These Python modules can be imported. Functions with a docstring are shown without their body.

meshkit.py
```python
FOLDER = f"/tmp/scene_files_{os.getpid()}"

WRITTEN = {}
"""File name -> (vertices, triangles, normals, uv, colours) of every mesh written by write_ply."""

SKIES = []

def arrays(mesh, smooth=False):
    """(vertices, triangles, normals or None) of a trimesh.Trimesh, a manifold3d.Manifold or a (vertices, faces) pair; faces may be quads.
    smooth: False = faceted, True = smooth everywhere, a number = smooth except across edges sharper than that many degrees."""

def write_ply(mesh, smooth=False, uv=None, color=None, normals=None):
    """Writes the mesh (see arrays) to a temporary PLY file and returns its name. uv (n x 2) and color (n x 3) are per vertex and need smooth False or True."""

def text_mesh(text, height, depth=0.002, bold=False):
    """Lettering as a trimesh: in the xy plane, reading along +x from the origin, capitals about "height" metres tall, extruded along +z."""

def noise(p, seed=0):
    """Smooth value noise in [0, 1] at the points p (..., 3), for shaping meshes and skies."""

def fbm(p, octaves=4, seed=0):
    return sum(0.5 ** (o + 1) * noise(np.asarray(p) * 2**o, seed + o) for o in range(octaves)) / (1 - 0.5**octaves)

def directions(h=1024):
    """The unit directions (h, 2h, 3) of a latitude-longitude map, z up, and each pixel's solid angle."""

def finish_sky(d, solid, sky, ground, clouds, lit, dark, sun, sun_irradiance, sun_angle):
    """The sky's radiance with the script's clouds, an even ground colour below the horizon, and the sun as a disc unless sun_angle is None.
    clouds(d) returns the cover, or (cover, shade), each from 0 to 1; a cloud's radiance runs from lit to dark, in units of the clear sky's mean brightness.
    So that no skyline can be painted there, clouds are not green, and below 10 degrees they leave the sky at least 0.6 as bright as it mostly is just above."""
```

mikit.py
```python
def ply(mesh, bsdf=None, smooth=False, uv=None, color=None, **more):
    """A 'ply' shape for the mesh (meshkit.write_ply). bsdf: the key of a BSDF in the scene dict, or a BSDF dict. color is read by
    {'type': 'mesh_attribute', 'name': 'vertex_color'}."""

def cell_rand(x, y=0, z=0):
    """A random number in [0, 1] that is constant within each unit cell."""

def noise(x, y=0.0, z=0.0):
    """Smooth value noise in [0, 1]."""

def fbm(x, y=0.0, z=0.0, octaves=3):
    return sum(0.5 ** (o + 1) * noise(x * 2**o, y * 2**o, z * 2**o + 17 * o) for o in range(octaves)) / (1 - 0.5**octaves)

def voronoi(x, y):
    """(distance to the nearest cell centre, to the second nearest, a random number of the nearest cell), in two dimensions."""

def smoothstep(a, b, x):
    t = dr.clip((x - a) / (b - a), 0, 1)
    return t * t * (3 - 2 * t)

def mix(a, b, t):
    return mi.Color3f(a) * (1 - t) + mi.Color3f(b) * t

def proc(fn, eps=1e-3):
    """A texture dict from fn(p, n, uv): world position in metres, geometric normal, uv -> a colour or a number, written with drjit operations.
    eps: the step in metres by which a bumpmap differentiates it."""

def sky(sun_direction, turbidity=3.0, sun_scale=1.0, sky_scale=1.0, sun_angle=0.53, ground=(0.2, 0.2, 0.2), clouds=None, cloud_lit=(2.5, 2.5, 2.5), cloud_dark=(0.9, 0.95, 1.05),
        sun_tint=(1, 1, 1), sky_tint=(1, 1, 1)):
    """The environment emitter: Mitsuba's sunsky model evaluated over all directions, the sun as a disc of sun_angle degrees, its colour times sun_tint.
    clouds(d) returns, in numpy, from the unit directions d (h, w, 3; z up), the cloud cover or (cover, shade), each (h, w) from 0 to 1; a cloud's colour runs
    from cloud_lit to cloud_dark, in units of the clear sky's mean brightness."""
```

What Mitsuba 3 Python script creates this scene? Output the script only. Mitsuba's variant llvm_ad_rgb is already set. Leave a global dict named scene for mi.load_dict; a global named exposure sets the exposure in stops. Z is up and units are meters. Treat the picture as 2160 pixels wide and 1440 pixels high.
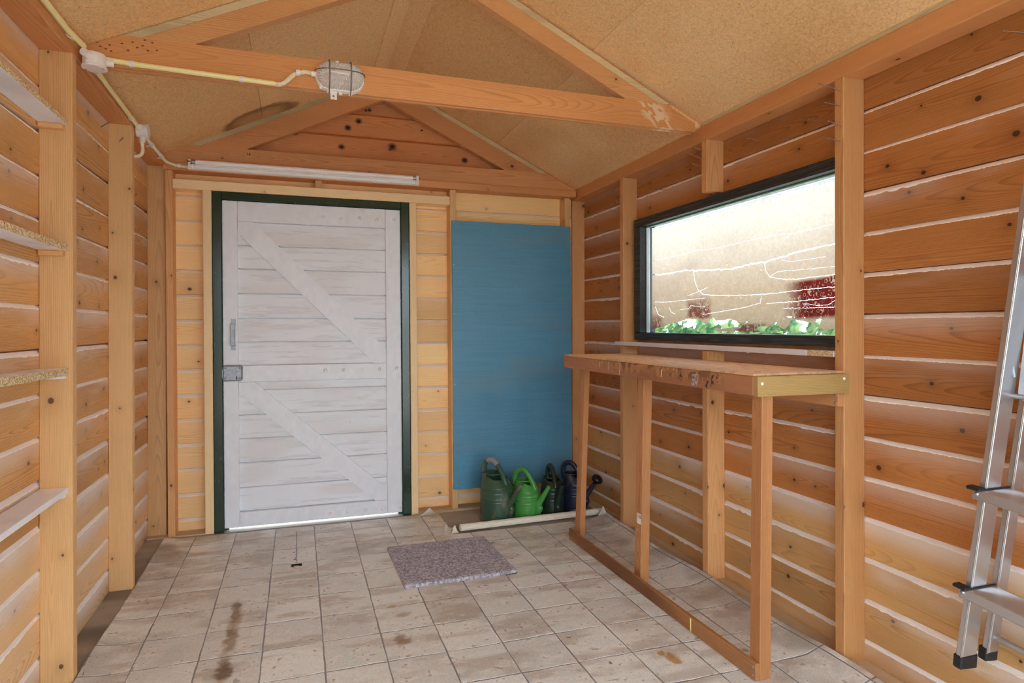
import math, random
import numpy as np, trimesh, manifold3d as m3
import shapely
from shapely.geometry import Polygon, LineString, Point, box as sbox
from shapely.ops import unary_union
import drjit as dr
import mitsuba as mi
import mikit, meshkit
from mikit import proc, noise, fbm, voronoi, cell_rand, smoothstep, mix

T = mi.ScalarTransform4f
rng = np.random.default_rng(7)
scene, labels = {}, {}
PI = math.pi

# ------------------------------------------------------------------ camera, sky, exposure
F_PX, YAW, ROLL, CY, EYE = 1340.0, 0.3244, -0.0016, 689.0, 1.24
_f = np.array([math.sin(YAW), math.cos(YAW), 0.0])
_r = np.array([math.cos(YAW), -math.sin(YAW), 0.0])
_u = np.array([0, 0, 1.0])
_up = _u * math.cos(ROLL) - _r * math.sin(ROLL)
scene['camera'] = {
    'type': 'perspective', 'fov': math.degrees(2 * math.atan(1080 / F_PX)), 'fov_axis': 'x',
    'principal_point_offset_x': 0.0, 'principal_point_offset_y': -(CY - 720) / 1440.0,
    'near_clip': 0.02, 'far_clip': 500.0,
    'to_world': T().look_at(origin=[0, 0, EYE], target=[float(_f[0]), float(_f[1]), EYE], up=[float(x) for x in _up]),
}
scene['sky'] = mikit.sky((0.55, -0.5, 0.75), turbidity=4.0, sun_scale=0.0, sky_scale=1.0, ground=(0.50, 0.49, 0.46),
                         clouds=lambda d: (0.97 + 0 * d[..., 2], 0.35 * meshkit.fbm(d * 3.0, 3)),
                         cloud_lit=(0.84, 1.0, 1.12), cloud_dark=(0.73, 0.87, 0.99))
exposure = 5.38

# ------------------------------------------------------------------ small helpers
def S(h):
    h = h.lstrip('#'); c = [int(h[i:i + 2], 16) / 255 for i in (0, 2, 4)]
    return [x / 12.92 if x <= 0.04045 else ((x + 0.055) / 1.055) ** 2.4 for x in c]

def rgb(c): return {'type': 'rgb', 'value': [float(x) for x in c]}

def numbered(key):
    if key not in taken: taken.add(key); return key
    k = 1
    while f'{key}_{k:03d}' in taken: k += 1
    key = f'{key}_{k:03d}'; taken.add(key); return key
taken = set()

def tag(key, label=None, cat=None, group=None, kind=None):
    d = labels.setdefault(key, {})
    for a, b in (('label', label), ('category', cat), ('group', group), ('kind', kind)):
        if b: d[a] = b

def thing(name, label=None, cat=None, group=None, kind=None):
    key = numbered(name); tag(key, label, cat, group, kind); return key

def put(name, mesh, bsdf, parent=None, smooth=False, uv=None, label=None, **more):
    key = numbered(f'{parent}__{name}' if parent else name)
    scene[key] = mikit.ply(mesh, bsdf, smooth, uv=uv, **more)
    if label: tag(key, label)
    return key

def xf(mesh, M):
    m = mesh.copy(); m.apply_transform(M); return m

def M4(R=None, t=(0, 0, 0)):
    M = np.eye(4)
    if R is not None: M[:3, :3] = R
    M[:3, 3] = t; return M

def rot(axis, a): return trimesh.transformations.rotation_matrix(a, axis)

def cat(*ms): return trimesh.util.concatenate([m for m in ms])

# chamfered box template
def _chpts(L, W, H, c):
    P = []
    for sx in (0, 1):
        for sy in (0, 1):
            for sz in (0, 1):
                e = np.array([sx * L, sy * W, sz * H], float); s = np.array([1 - 2 * sx, 1 - 2 * sy, 1 - 2 * sz], float) * c
                for k in range(3):
                    o = s.copy(); o[k] = 0; P.append(e + o)
    return np.array(P)
_h = trimesh.convex.convex_hull(_chpts(1, 1, 1, .1))
_tp = _chpts(1, 1, 1, .1)
_map = [int(np.argmin(((_tp - v) ** 2).sum(1))) for v in _h.vertices]
CHF = np.array(_map)[_h.faces]

def chbox(L, W, H, c=.002):
    return trimesh.Trimesh(_chpts(L, W, H, min(c, L * .4, W * .4, H * .4)), CHF, process=False)

def bevel_at(lo, hi, c=.002):
    lo, hi = np.array(lo, float), np.array(hi, float)
    m = chbox(*(hi - lo), c); m.apply_translation(lo); return m

def unweld(mesh, dims, bid, u0=0.0):
    """Split all faces and give board uv: u along the grain, v across + board number."""
    v, f = np.asarray(mesh.vertices), np.asarray(mesh.faces)
    P = v[f]; n = np.cross(P[:, 1] - P[:, 0], P[:, 2] - P[:, 0])
    a = np.abs(n).argmax(1); W, H = dims[1], dims[2]
    uv = np.zeros((len(f), 3, 2))
    for k in range(len(f)):
        x, y, z = P[k, :, 0], P[k, :, 1], P[k, :, 2]
        if a[k] == 2: uv[k, :, 0], uv[k, :, 1] = x, y + (0 if n[k, 2] > 0 else 0.0)
        elif a[k] == 1: uv[k, :, 0], uv[k, :, 1] = x, W + z
        else: uv[k, :, 0], uv[k, :, 1] = .11 * y, y * .6 + z * .6
    uv[..., 0] += u0; uv[..., 1] = np.clip(uv[..., 1], 0, .96) + .02 + bid
    return trimesh.Trimesh(P.reshape(-1, 3), np.arange(len(f) * 3).reshape(-1, 3), process=False), uv.reshape(-1, 2)

_bid = [0]
def nextid():
    _bid[0] = (_bid[0] + 1) % 181; return _bid[0]

def RACK(v):                       # the back wall leans a little out of square
    v = v.copy(); v[:, 0] -= 0.0062 * (v[:, 2] - 1.0); return v

def finish(name, mesh, dims, bsdf, parent, M, fn=None, label=None, smooth=False, u0=None):
    b = nextid(); m, uv = unweld(mesh, dims, b, rng.uniform(0, 5) if u0 is None else u0)
    m.apply_transform(M)
    V = np.asarray(m.vertices)
    if fn is not None: V = fn(V)
    Fc = np.asarray(m.faces)
    if np.linalg.det(M[:3, :3]) < 0: Fc = Fc[:, ::-1]
    return put(name, (V, Fc), bsdf, parent, False, uv=uv, label=label)

def bx(name, bsdf, lo, hi, parent=None, ax=None, ch=.002, fn=None, label=None, tilt=0.0):
    """axis-aligned chamfered board with its grain along ax"""
    lo, hi = np.array(lo, float), np.array(hi, float); d = hi - lo
    ax = int(np.argmax(d)) if ax is None else 'xyz'.index(ax)
    o = [k for k in range(3) if k != ax]
    o.sort(key=lambda k: -d[k]); perm = [ax] + o
    dims = d[perm]; M = np.eye(4); M[:3, :3] = 0
    for j, k in enumerate(perm): M[k, j] = 1
    M[:3, 3] = lo
    return finish(name, chbox(*dims, ch), dims, bsdf, parent, M, fn, label)

def polyboard(name, bsdf, poly, thick, M, parent=None, fn=None, label=None):
    """board cut from an outline in local (length, width), extruded by thick"""
    m = trimesh.creation.extrude_polygon(Polygon(poly), thick, engine='earcut')
    m.vertices = np.asarray(m.vertices)
    b = np.asarray(poly); dims = (np.ptp(b[:, 0]), min(.5, np.ptp(b[:, 1])), thick)
    m2 = m.copy(); off = b.min(0)
    m2.apply_translation([-off[0], -off[1], 0]); M = M @ M4(t=(off[0], off[1], 0))
    return finish(name, m2, dims, bsdf, parent, M, fn, label)

def tubemesh(pts, r, sides=14, cap=True, squash=1.0):
    p = np.asarray(pts, float); n = len(p); r = np.broadcast_to(np.asarray(r, float), (n,))
    t = np.gradient(p, axis=0); t /= np.linalg.norm(t, axis=1, keepdims=True) + 1e-12
    ref = np.array([0, 0, 1.0]) if abs(t[0, 2]) < .9 else np.array([1.0, 0, 0])
    a = np.cross(t[0], ref); a /= np.linalg.norm(a); A = []
    for k in range(n):
        a = a - t[k] * (a @ t[k]); a /= np.linalg.norm(a); A.append(a.copy())
    A = np.array(A); B = np.cross(t, A); ang = np.arange(sides) * 2 * PI / sides
    V = p[:, None] + r[:, None, None] * (np.cos(ang)[None, :, None] * A[:, None] + squash * np.sin(ang)[None, :, None] * B[:, None])
    V = V.reshape(-1, 3); Fc = []
    for i in range(n - 1):
        for j in range(sides):
            q = (i * sides + j, i * sides + (j + 1) % sides, (i + 1) * sides + (j + 1) % sides, (i + 1) * sides + j)
            Fc += [(q[0], q[1], q[2]), (q[0], q[2], q[3])]
    if cap:
        V = np.vstack([V, p[0], p[-1]]); c0, c1 = n * sides, n * sides + 1
        for j in range(sides):
            Fc += [(c0, (j + 1) % sides, j), (c1, (n - 1) * sides + j, (n - 1) * sides + (j + 1) % sides)]
    return trimesh.Trimesh(V, Fc, process=False)

def spline(pts, n=40):
    from scipy.interpolate import CubicSpline
    p = np.asarray(pts, float); s = np.r_[0, np.cumsum(np.linalg.norm(np.diff(p, axis=0), axis=1))]
    return CubicSpline(s, p)(np.linspace(0, s[-1], n))

def lathe(prof, n=40):
    return trimesh.creation.revolve(np.asarray(prof, float), sections=n)

def cyl(r, h, n=24): return trimesh.creation.cylinder(radius=r, height=h, sections=n)

def tman(m):
    return m3.Manifold(m3.Mesh(np.asarray(m.vertices, np.float32), np.asarray(m.faces, np.uint32)))

def mtri(M):
    q = M.to_mesh(); return trimesh.Trimesh(q.vert_properties[:, :3], q.tri_verts, process=False)

def aim(d):
    """rotation taking +z to direction d"""
    return trimesh.geometry.align_vectors([0, 0, 1], np.asarray(d, float) / np.linalg.norm(d))

# ------------------------------------------------------------------ materials
def PR(name, col, rough=.5, **k):
    d = {'type': 'principled', 'base_color': rgb(col) if isinstance(col, (list, tuple, np.ndarray)) else col, 'roughness': rough, 'specular': k.pop('specular', .4), **k}
    scene[name] = {'type': 'twosided', 'bsdf': d}
    return name

def wood(light, dark, knot, rings=1.0, knots=.5, tone=.16, white=None, fade=0.0, streak=0.0, red=0.0, extra=None):
    light, dark, knot = mi.Color3f(light), mi.Color3f(dark), mi.Color3f(knot)
    def fn(p, n, uv):
        u, b = uv.x, dr.floor(uv.y); w = uv.y - b - .02
        r1, r2, r3 = cell_rand(b, 3), cell_rand(b, 5), cell_rand(b, 9)
        wob = noise(u * 1.7 + b * 7.1, w * 5, b)
        # knots: at most one per cell of 0.3 m
        kn, halo = mi.Float(0), mi.Float(0); push = mi.Float(0)
        c0 = dr.floor(u / .3 - .5)
        for a in (0, 1):
            c = c0 + a
            ku = (c + .15 + .7 * cell_rand(c, b, 1)) * .3; kw = .012 + .12 * cell_rand(c, b, 2)
            on = dr.select(cell_rand(c, b, 4) < knots, 1.0, 0.0)
            rr = .0035 + .0065 * cell_rand(c, b, 6) ** 2
            du, dw = (u - ku), (w - kw)
            d = dr.sqrt(dr.square(du) / 1.5 + dr.square(dw) + 1e-9) / rr
            kn = dr.maximum(kn, on * smoothstep(1.15, .75, d)); halo = dr.maximum(halo, on * dr.exp(-.35 * d))
            push += on * dr.select(dw > 0, 1.0, -1.0) * .006 * dr.exp(-dr.square(du / .03) - dr.square(dw / .02))
        R = dr.sqrt(dr.square(w - .03 - .09 * r1 + push) + dr.square(.006 + .05 * r2 + (r3 - .5) * .036 * u + .03 * (wob - .5)) + 1e-9)
        t = R * (200 + 130 * r3) * rings + 1.6 * noise(u * 2.3, w * 30, b + 3) + 7 * r1
        t = t - dr.floor(t)
        line = (.25 * t + .75 * smoothstep(.55, .92, t)) * smoothstep(1.0, .94, t)
        fib = noise(u * 14, w * 420, b) * .6 + noise(u * 40, w * 900, b) * .4
        k = .14 + (.38) * line * (.45 + .8 * noise(u * 1.3, w * 14, b + 31)) + .30 * (fib - .5) + .34 * (wob - .5)
        if streak: k += streak * smoothstep(.55, .8, noise(u * .9 + 3 * b, w * 22, b + 11))
        col = mix(light, dark, dr.clip(k, 0, 1))
        tn = 1 + tone * (r2 - .5) * 2 + .10 * (noise(u * .8, w * 3, b + 21) - .5)
        col = col * mi.Color3f(tn, tn * (1 + .05 * (r3 - .5)), tn * (1 + .12 * (r3 - .5)))
        col = mix(col, dark * .75, .55 * halo * (1 - kn))
        col = mix(col, knot, kn * .92)
        if fade:
            f = fade * smoothstep(.05, .144, w) * smoothstep(.35, .8, noise(u * .7, b * 3.3, 5) + .25 * noise(u * 9, w * 40, b))
            col = mix(col, mi.Color3f(.74, .66, .60), dr.clip(f, 0, .8))
        if white is not None:
            edge = .1425 - .0035 - .010 * smoothstep(.45, .95, noise(u * 3.1, b * 1.7, 2)) * noise(u * 45, b, 4) - .002 * noise(u * 160, b, 6)
            wm = smoothstep(edge, edge + .0012, w) * (.80 + .2 * noise(u * 30, w * 300, b))
            wm = wm * dr.select(w < .17, 1.0, 0.0)
            col = mix(col, mi.Color3f(white), wm)
        if extra is not None: col = extra(col, p, u, w, b)
        return dr.clip(col, 0, .95)
    return proc(fn)

PALEW = S('f4eee9')
PR('m_plank', wood(S('b97a42'), S('763c1a'), S('2e170d'), knots=.75, white=PALEW, fade=.35), .55)
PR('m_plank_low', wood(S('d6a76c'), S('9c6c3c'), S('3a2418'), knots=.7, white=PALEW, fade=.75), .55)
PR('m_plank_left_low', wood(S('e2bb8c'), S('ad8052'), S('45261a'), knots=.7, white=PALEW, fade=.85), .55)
PR('m_plank_left', wood(S('d3a065'), S('96592a'), S('45261a'), knots=.7, white=PALEW, fade=.55), .55)
PR('m_plank_back', wood(S('f9d092'), S('cc985c'), S('4c2c1a'), knots=.5, white=S('e6dccf'), fade=.1), .55)
PR('m_stud', wood(S('dfb27c'), S('b57f45'), S('5a3520'), knots=.4, tone=.10, rings=.8), .5)
PR('m_stud_right', wood(S('d6a06a'), S('a76c3a'), S('4f2c1b'), knots=.4, tone=.10, rings=.8), .5)
PR('m_pale', wood(S('f4d8aa'), S('d9ae74'), S('6b4426'), knots=.15, tone=.06, rings=.7), .45)
PR('m_beam', wood(S('d39660'), S('a06236'), S('3d2013'), knots=.35, tone=.08), .55)
PR('m_weathered', wood(S('cbb48a'), S('96805a'), S('403020'), knots=.25, tone=.10, streak=.2), .65)
PR('m_bench', wood(S('c48a58'), S('8d5630'), S('4a2718'), knots=.45, tone=.08, streak=.15), .55)
PR('m_rail', wood(S('b98352'), S('5e3820'), S('2a150d'), knots=.3, tone=.05, streak=.5), .5)
PR('m_treated', wood(S('b4955e'), S('866a3c'), S('3a2a1a'), knots=.35, tone=.03), .55)
PR('m_sole', wood(S('c7b08f'), S('927a5c'), S('4a3826'), knots=.2, tone=.1, streak=.3), .7)

def x_benchfront(col, p, u, w, b):
    # paint drips and smears on the front edge of the bench
    up = smoothstep(1.0, 1.06, p.z)
    wear = smoothstep(.52, .72, noise(p.y * 18, p.z * 60) + .22 * up) * up * smoothstep(1.85, 2.2, p.y) * smoothstep(3.3, 2.9, p.y)
    col = mix(col, mi.Color3f(S('3b2c20')), .6 * wear * smoothstep(.4, .6, noise(p.y * 40, p.z * 25, 7)))
    col = mix(col, mi.Color3f(S('c9a060')), .55 * wear * smoothstep(.6, .7, noise(p.y * 90, p.z * 30, 3)))
    for (y, z0, z1, hw, c) in ((2.92, 1.02, 1.06, .0022, 'd8d2cc'), (2.80, 1.0, 1.058, .0024, 'e2dcd6'), (3.02, 1.03, 1.055, .003, 'cfc8c0'),
                              (2.42, 1.02, 1.055, .004, 'd8d2cc'), (2.17, 1.005, 1.05, .020, 'a9aec4'), (2.28, 1.02, 1.05, .018, '2c3034'),
                              (2.06, 1.01, 1.055, .008, '20242a'), (2.03, 1.03, 1.06, .010, '1d2126'), (2.09, 1.0, 1.03, .006, '20242a')):
        yy = p.y + .18 * (p.z - 1.03) + .010 * (noise(p.z * 90, y) - .5)
        m = smoothstep(hw * 1.2, hw * .7, dr.abs(yy - y)) * smoothstep(z0 - .004, z0 + .004, p.z) * smoothstep(z1 + .004, z1 - .004, p.z)
        if hw > .005: m = m * smoothstep(.40, .5, noise(p.y * 170, p.z * 110, 5))
        col = mix(col, mi.Color3f(S(c)), m * .9)
    return col
PR('m_benchfront', wood(S('b98058'), S('83512f'), S('3f2417'), knots=.3, tone=.02, streak=.3, extra=x_benchfront), .55)
def x_top(col, p, u, w, b):
    d = smoothstep(.42, .62, fbm(p.x * 6, p.y * 2.2)) ; s = smoothstep(.68, .74, noise(p.x * 60, p.y * 35, 4))
    col = mix(col, mi.Color3f(S('a5988e')), .45 * d)
    return mix(col, mi.Color3f(S('6d5f54')), .25 * s)
PR('m_benchtop', wood(S('dcb48c'), S('bb8f68'), S('5a3b2a'), knots=.15, tone=.02, streak=.2, extra=x_top), .6)
def x_tie(col, p, u, w, b):
    # pale chalky patch at the right end of the tie beam, nail holes at its left end
    q = (p.x - 1.66) + .9 * (p.z - 2.26)
    m = smoothstep(.10, .02, dr.abs(q + .05 * (noise(p.x * 30, p.z * 30) - .5))) * smoothstep(.38, .55, noise(p.x * 60 + p.z * 40, p.z * 55, 3)) * smoothstep(1.52, 1.58, p.x)
    col = mix(col, mi.Color3f(S('d8c09a')), .8 * m)
    for (x, z) in ((-.70, 2.288), (-.69, 2.275), (-.672, 2.268), (-.66, 2.284), (-.655, 2.262), (-.62, 2.295), (-.60, 2.272), (-.585, 2.305), (-.57, 2.287), (-.552, 2.296), (-.545, 2.318), (-.535, 2.28), (-.52, 2.312), (-.505, 2.285)):
        d = dr.sqrt(dr.square((p.x - x) / 1.6) + dr.square(p.z - z))
        col = mix(col, mi.Color3f(S('3d2413')), .85 * smoothstep(.0034, .002, d))
    return col
PR('m_tie', wood(S('d3935b'), S('a56833'), S('3d2013'), knots=.25, tone=.02, extra=x_tie), .55)
def x_gable(col, p, u, w, b):
    for (x, z, r) in ((.38, 2.60, .013), (.31, 2.55, .013), (-.02, 2.49, .014), (.27, 2.42, .012), (.60, 2.45, .016), (1.10, 2.40, .014), (.45, 2.68, .008), (.80, 2.58, .005)):
        d = dr.sqrt(dr.square((p.x - x) / 1.15) + dr.square(p.z - z)) + .003 * (noise(p.x * 150, p.z * 150) - .5)
        col = mix(col, mi.Color3f(S('6d3015')), .75 * smoothstep(r * 2.1, r, d))
        col = mix(col, mi.Color3f(S('1c0d08')), .95 * smoothstep(r, r * .75, d))
    return col
PR('m_gable', wood(S('dc965f'), S('a5602f'), S('2a130b'), knots=.25, tone=.07, extra=x_gable), .55)
def x_doorboard(col, p, u, w, b): return col
def whitewash(p, n, uv):
    b = dr.floor(uv.y); w = uv.y - b
    a = noise(uv.x * 5, w * 60, b) * .6 + noise(uv.x * 22, w * 260, b) * .4
    m = smoothstep(.52, .80, a) * .45
    col = mix(mi.Color3f(S('e2e4e8')), mi.Color3f(S('c6c4c9')), m)
    col = mix(col, mi.Color3f(S('d6d0cd')), .5 * smoothstep(.55, .75, noise(uv.x * 2.2, w * 9, b + 3)))
    return mix(col, mi.Color3f(S('4a443f')), .8 * smoothstep(.985, .995, noise(p.x * 95, p.z * 95, 3)))
PR('m_whitewash', proc(whitewash), .5)
PR('m_whitepaint', proc(lambda p, n, uv: mix(mi.Color3f(S('e6e8ec')), mi.Color3f(S('dbdde2')), fbm(p.x * 40, p.z * 23, 2))), .42)
PR('m_greenpaint', proc(lambda p, n, uv: mix(mi.Color3f(S('22382a')), mi.Color3f(S('6a7a6c')), .6 * smoothstep(.93, .97, noise(p.x * 90, p.z * 70, 4)))), .16, specular=.6)
def blackpaint(p, n, uv):
    g = noise(p.y * 9, p.z * 320, p.x * 320)
    c = mix(mi.Color3f(S('24282a')), mi.Color3f(S('40464a')), smoothstep(.4, .9, g))
    return mix(c, mi.Color3f(S('c8b48c')), .8 * smoothstep(.93, .96, noise(p.y * 70, p.z * 40, 3) * .7 + .3 * noise(p.y * 9, p.z * 9)))
PR('m_blackpaint', proc(blackpaint), .4)
PR('m_greenline', S('6f9a80'), .4); PR('m_jamb', S('b4c2c8'), .35)
def chip(p, n, uv):
    b = dr.floor(uv.y + .001)
    x, y = p.x * 1.08, p.y
    a = noise(x * 160, y * 160) ; c = noise(x * 420 + 9, y * 420) ; L = noise(x * 90 + 40 * noise(x * 9, y * 9), y * 420, 3)
    k = .5 * a + .5 * c
    tone = cell_rand(b, 2)
    base = mix(mi.Color3f(S('ebc48f')), mi.Color3f(S('deb27a')), tone)
    col = mix(base * .74, base * 1.18, k)
    col = mix(col, mi.Color3f(S('dcb98c')), .55 * smoothstep(.80, .9, L))
    col = mix(col, mi.Color3f(S('6e3a1c')), .5 * smoothstep(.87, .95, noise(x * 170 + 7, y * 260, 8)))
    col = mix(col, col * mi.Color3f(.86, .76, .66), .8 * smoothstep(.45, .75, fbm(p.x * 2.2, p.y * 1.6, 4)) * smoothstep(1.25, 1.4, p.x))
    # chalky mould line along the right rafter, damp stain low on the left
    e = dr.abs(p.y - 2.675 - .012 * noise(x * 30, 1.0)) + .012 * (noise(x * 60, y * 60, 5))
    col = mix(col, mi.Color3f(S('d9bd98')), .75 * smoothstep(.028, .010, e) * smoothstep(1.3, 1.42, p.x) * smoothstep(1.92, 1.8, p.x))
    d = dr.sqrt(dr.square((p.x + .22) / .22) + dr.square((p.y - 4.16) / .17)) + .25 * (fbm(x * 14, y * 14) - .5)
    col = mix(col, mi.Color3f(S('5b3516')), .75 * smoothstep(1.08, .8, d) * (.5 + .5 * smoothstep(.3, .95, d)))
    return col
PR('m_chip', proc(chip), .75, specular=.25)
def chipedge(p, n, uv):
    k = noise(p.y * 330, p.z * 330, p.x * 330)
    c = mix(mi.Color3f(S('a88c63')), mi.Color3f(S('d9c49c')), smoothstep(.25, .7, k))
    return mix(c, mi.Color3f(S('5a4326')), .8 * smoothstep(.80, .9, noise(p.y * 210 + 5, p.z * 260, p.x * 260)))
PR('m_chipedge', proc(chipedge), .8)
def melamine(p, n, uv):
    c = mix(mi.Color3f(S('e0e4ec')), mi.Color3f(S('ced2d9')), smoothstep(.4, .75, fbm(p.x * 9, p.y * 5, p.z * 5)))
    return mix(c, mi.Color3f(S('7a685c')), .7 * smoothstep(.90, .94, noise(p.x * 30, p.y * 16, p.z * 20)))
PR('m_melamine', proc(melamine), .35)
PR('m_edgeband', S('e2e0e2'), .35)
def bluepanel(p, n, uv):
    k = noise(p.x * 5, p.z * 260) * .5 + noise(p.x * 260, p.z * 260) * .5
    c = mix(mi.Color3f(S('48819e')), mi.Color3f(S('5690ab')), k)
    c = mix(c, mi.Color3f(S('6d8a94')), .35 * smoothstep(.55, .8, fbm(p.x * 2.0, p.z * 7, 2)))
    return mix(c, mi.Color3f(S('3f6f92')), .5 * smoothstep(.45, .7, fbm(p.x * 1.2 + 4, p.z * 1.4)))
PR('m_blue', proc(bluepanel), .38, specular=.45)

GX, GY, TX, TY = .0904, 2.6105, .2228, .2311
def stains(col, p):
    x, y = p.x, p.y
    nz = fbm(x * 30, y * 30)
    for (sx, sy, rx, ry, c, a) in ((-.262, 3.08, .028, .05, '5a4020', .60), (-.258, 2.97, .018, .08, '8a6a3c', .55), (-.255, 2.74, .03, .10, '7a5a2c', .62), (-.258, 2.52, .034, .10, '644420', .68), (-.27, 2.30, .03, .12, '6a4a26', .6),
                                   (.385, 2.53, .035, .055, '7d5a30', .7), (.39, 2.84, .03, .02, '9a7a45', .6), (.43, 2.75, .035, .025, '8a6a40', .5), (1.325, 2.06, .026, .045, 'a5782c', .85), (1.30, 2.105, .022, .018, 'a87c30', .8), (1.55, 2.12, .02, .03, '8a6420', .7), (1.62, 2.02, .02, .02, '8a6420', .6),
                                   (1.09, 2.105, .008, .012, '5a4a44', .8), (1.055, 3.49, .02, .012, '3a3230', .5), (1.31, 2.30, .006, .006, '5a3a2c', .9), (1.02, 2.33, .012, .006, '6a4030', .7)):
        d = dr.sqrt(dr.square((x - sx) / rx) + dr.square((y - sy) / ry)) + 1.1 * (nz - .5)
        col = mix(col, col * mi.Color3f([v / .55 for v in S(c)]) * .9 + mi.Color3f(S(c)) * .12, a * smoothstep(1.15, .55, d))
    st = smoothstep(.034, .010, dr.abs(x + .262 + .02 * (noise(y * 6, 3.0) - .5)) + .03 * (nz - .5)) * smoothstep(3.13, 3.08, y) * smoothstep(.30, .6, fbm(y * 7, x * 9, 2))
    return mix(col, col * mi.Color3f(.62, .47, .33), .75 * st)
def tilecol(p, n, uv):
    x, y = p.x, p.y
    i, j = dr.floor((x - GX) / TX), dr.floor((y - GY) / TY)
    r, r2 = cell_rand(i, j, 1), cell_rand(i, j, 2)
    big = fbm(x * 5 + 9 * r, y * 13 + 7 * r2, 3); med = fbm(x * 24, y * 38, 5); fine = noise(x * 260, y * 260)
    base = mix(mi.Color3f(S('e2e4dd')), mi.Color3f(S('d0d0c9')), r)
    col = mix(base, mi.Color3f(S('a99a88')), .55 * smoothstep(.42, .75, big))
    col = mix(col, mi.Color3f(S('efe8de')), .35 * smoothstep(.5, .75, med))
    col = col * (.90 + .20 * fine)
    col = mix(col, mi.Color3f(S('5f5348')), .5 * smoothstep(.70, .85, noise(x * 70, y * 90, 8) * .6 + .4 * med))
    # grime along the right-hand side and near the door
    g = smoothstep(1.45, 1.9, x) * .55 + smoothstep(3.2, 4.1, y) * .25 + smoothstep(-.3, -.75, x) * .35
    col = mix(col, mi.Color3f(S('85725e')), dr.clip(g * smoothstep(.35, .7, fbm(x * 7, y * 6, 9)), 0, .8))
    # long scrape from the door bolt
    e = dr.abs(x + .012 + .006 * (noise(y * 40, 1.0) - .5))
    col = mix(col, mi.Color3f(S('4b3f35')), .7 * smoothstep(.0035, .0015, e) * smoothstep(3.52, 3.56, y) * smoothstep(4.12, 4.0, y))
    return dr.clip(stains(col, p), 0, .9)
PR('m_tile', proc(tilecol), .42, specular=.35)
PR('m_vinyl', proc(lambda p, n, uv: stains(mix(mi.Color3f(S('908e92')), mi.Color3f(S('7a787c')), fbm(p.x * 12, p.y * 12)), p)), .5)
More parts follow.
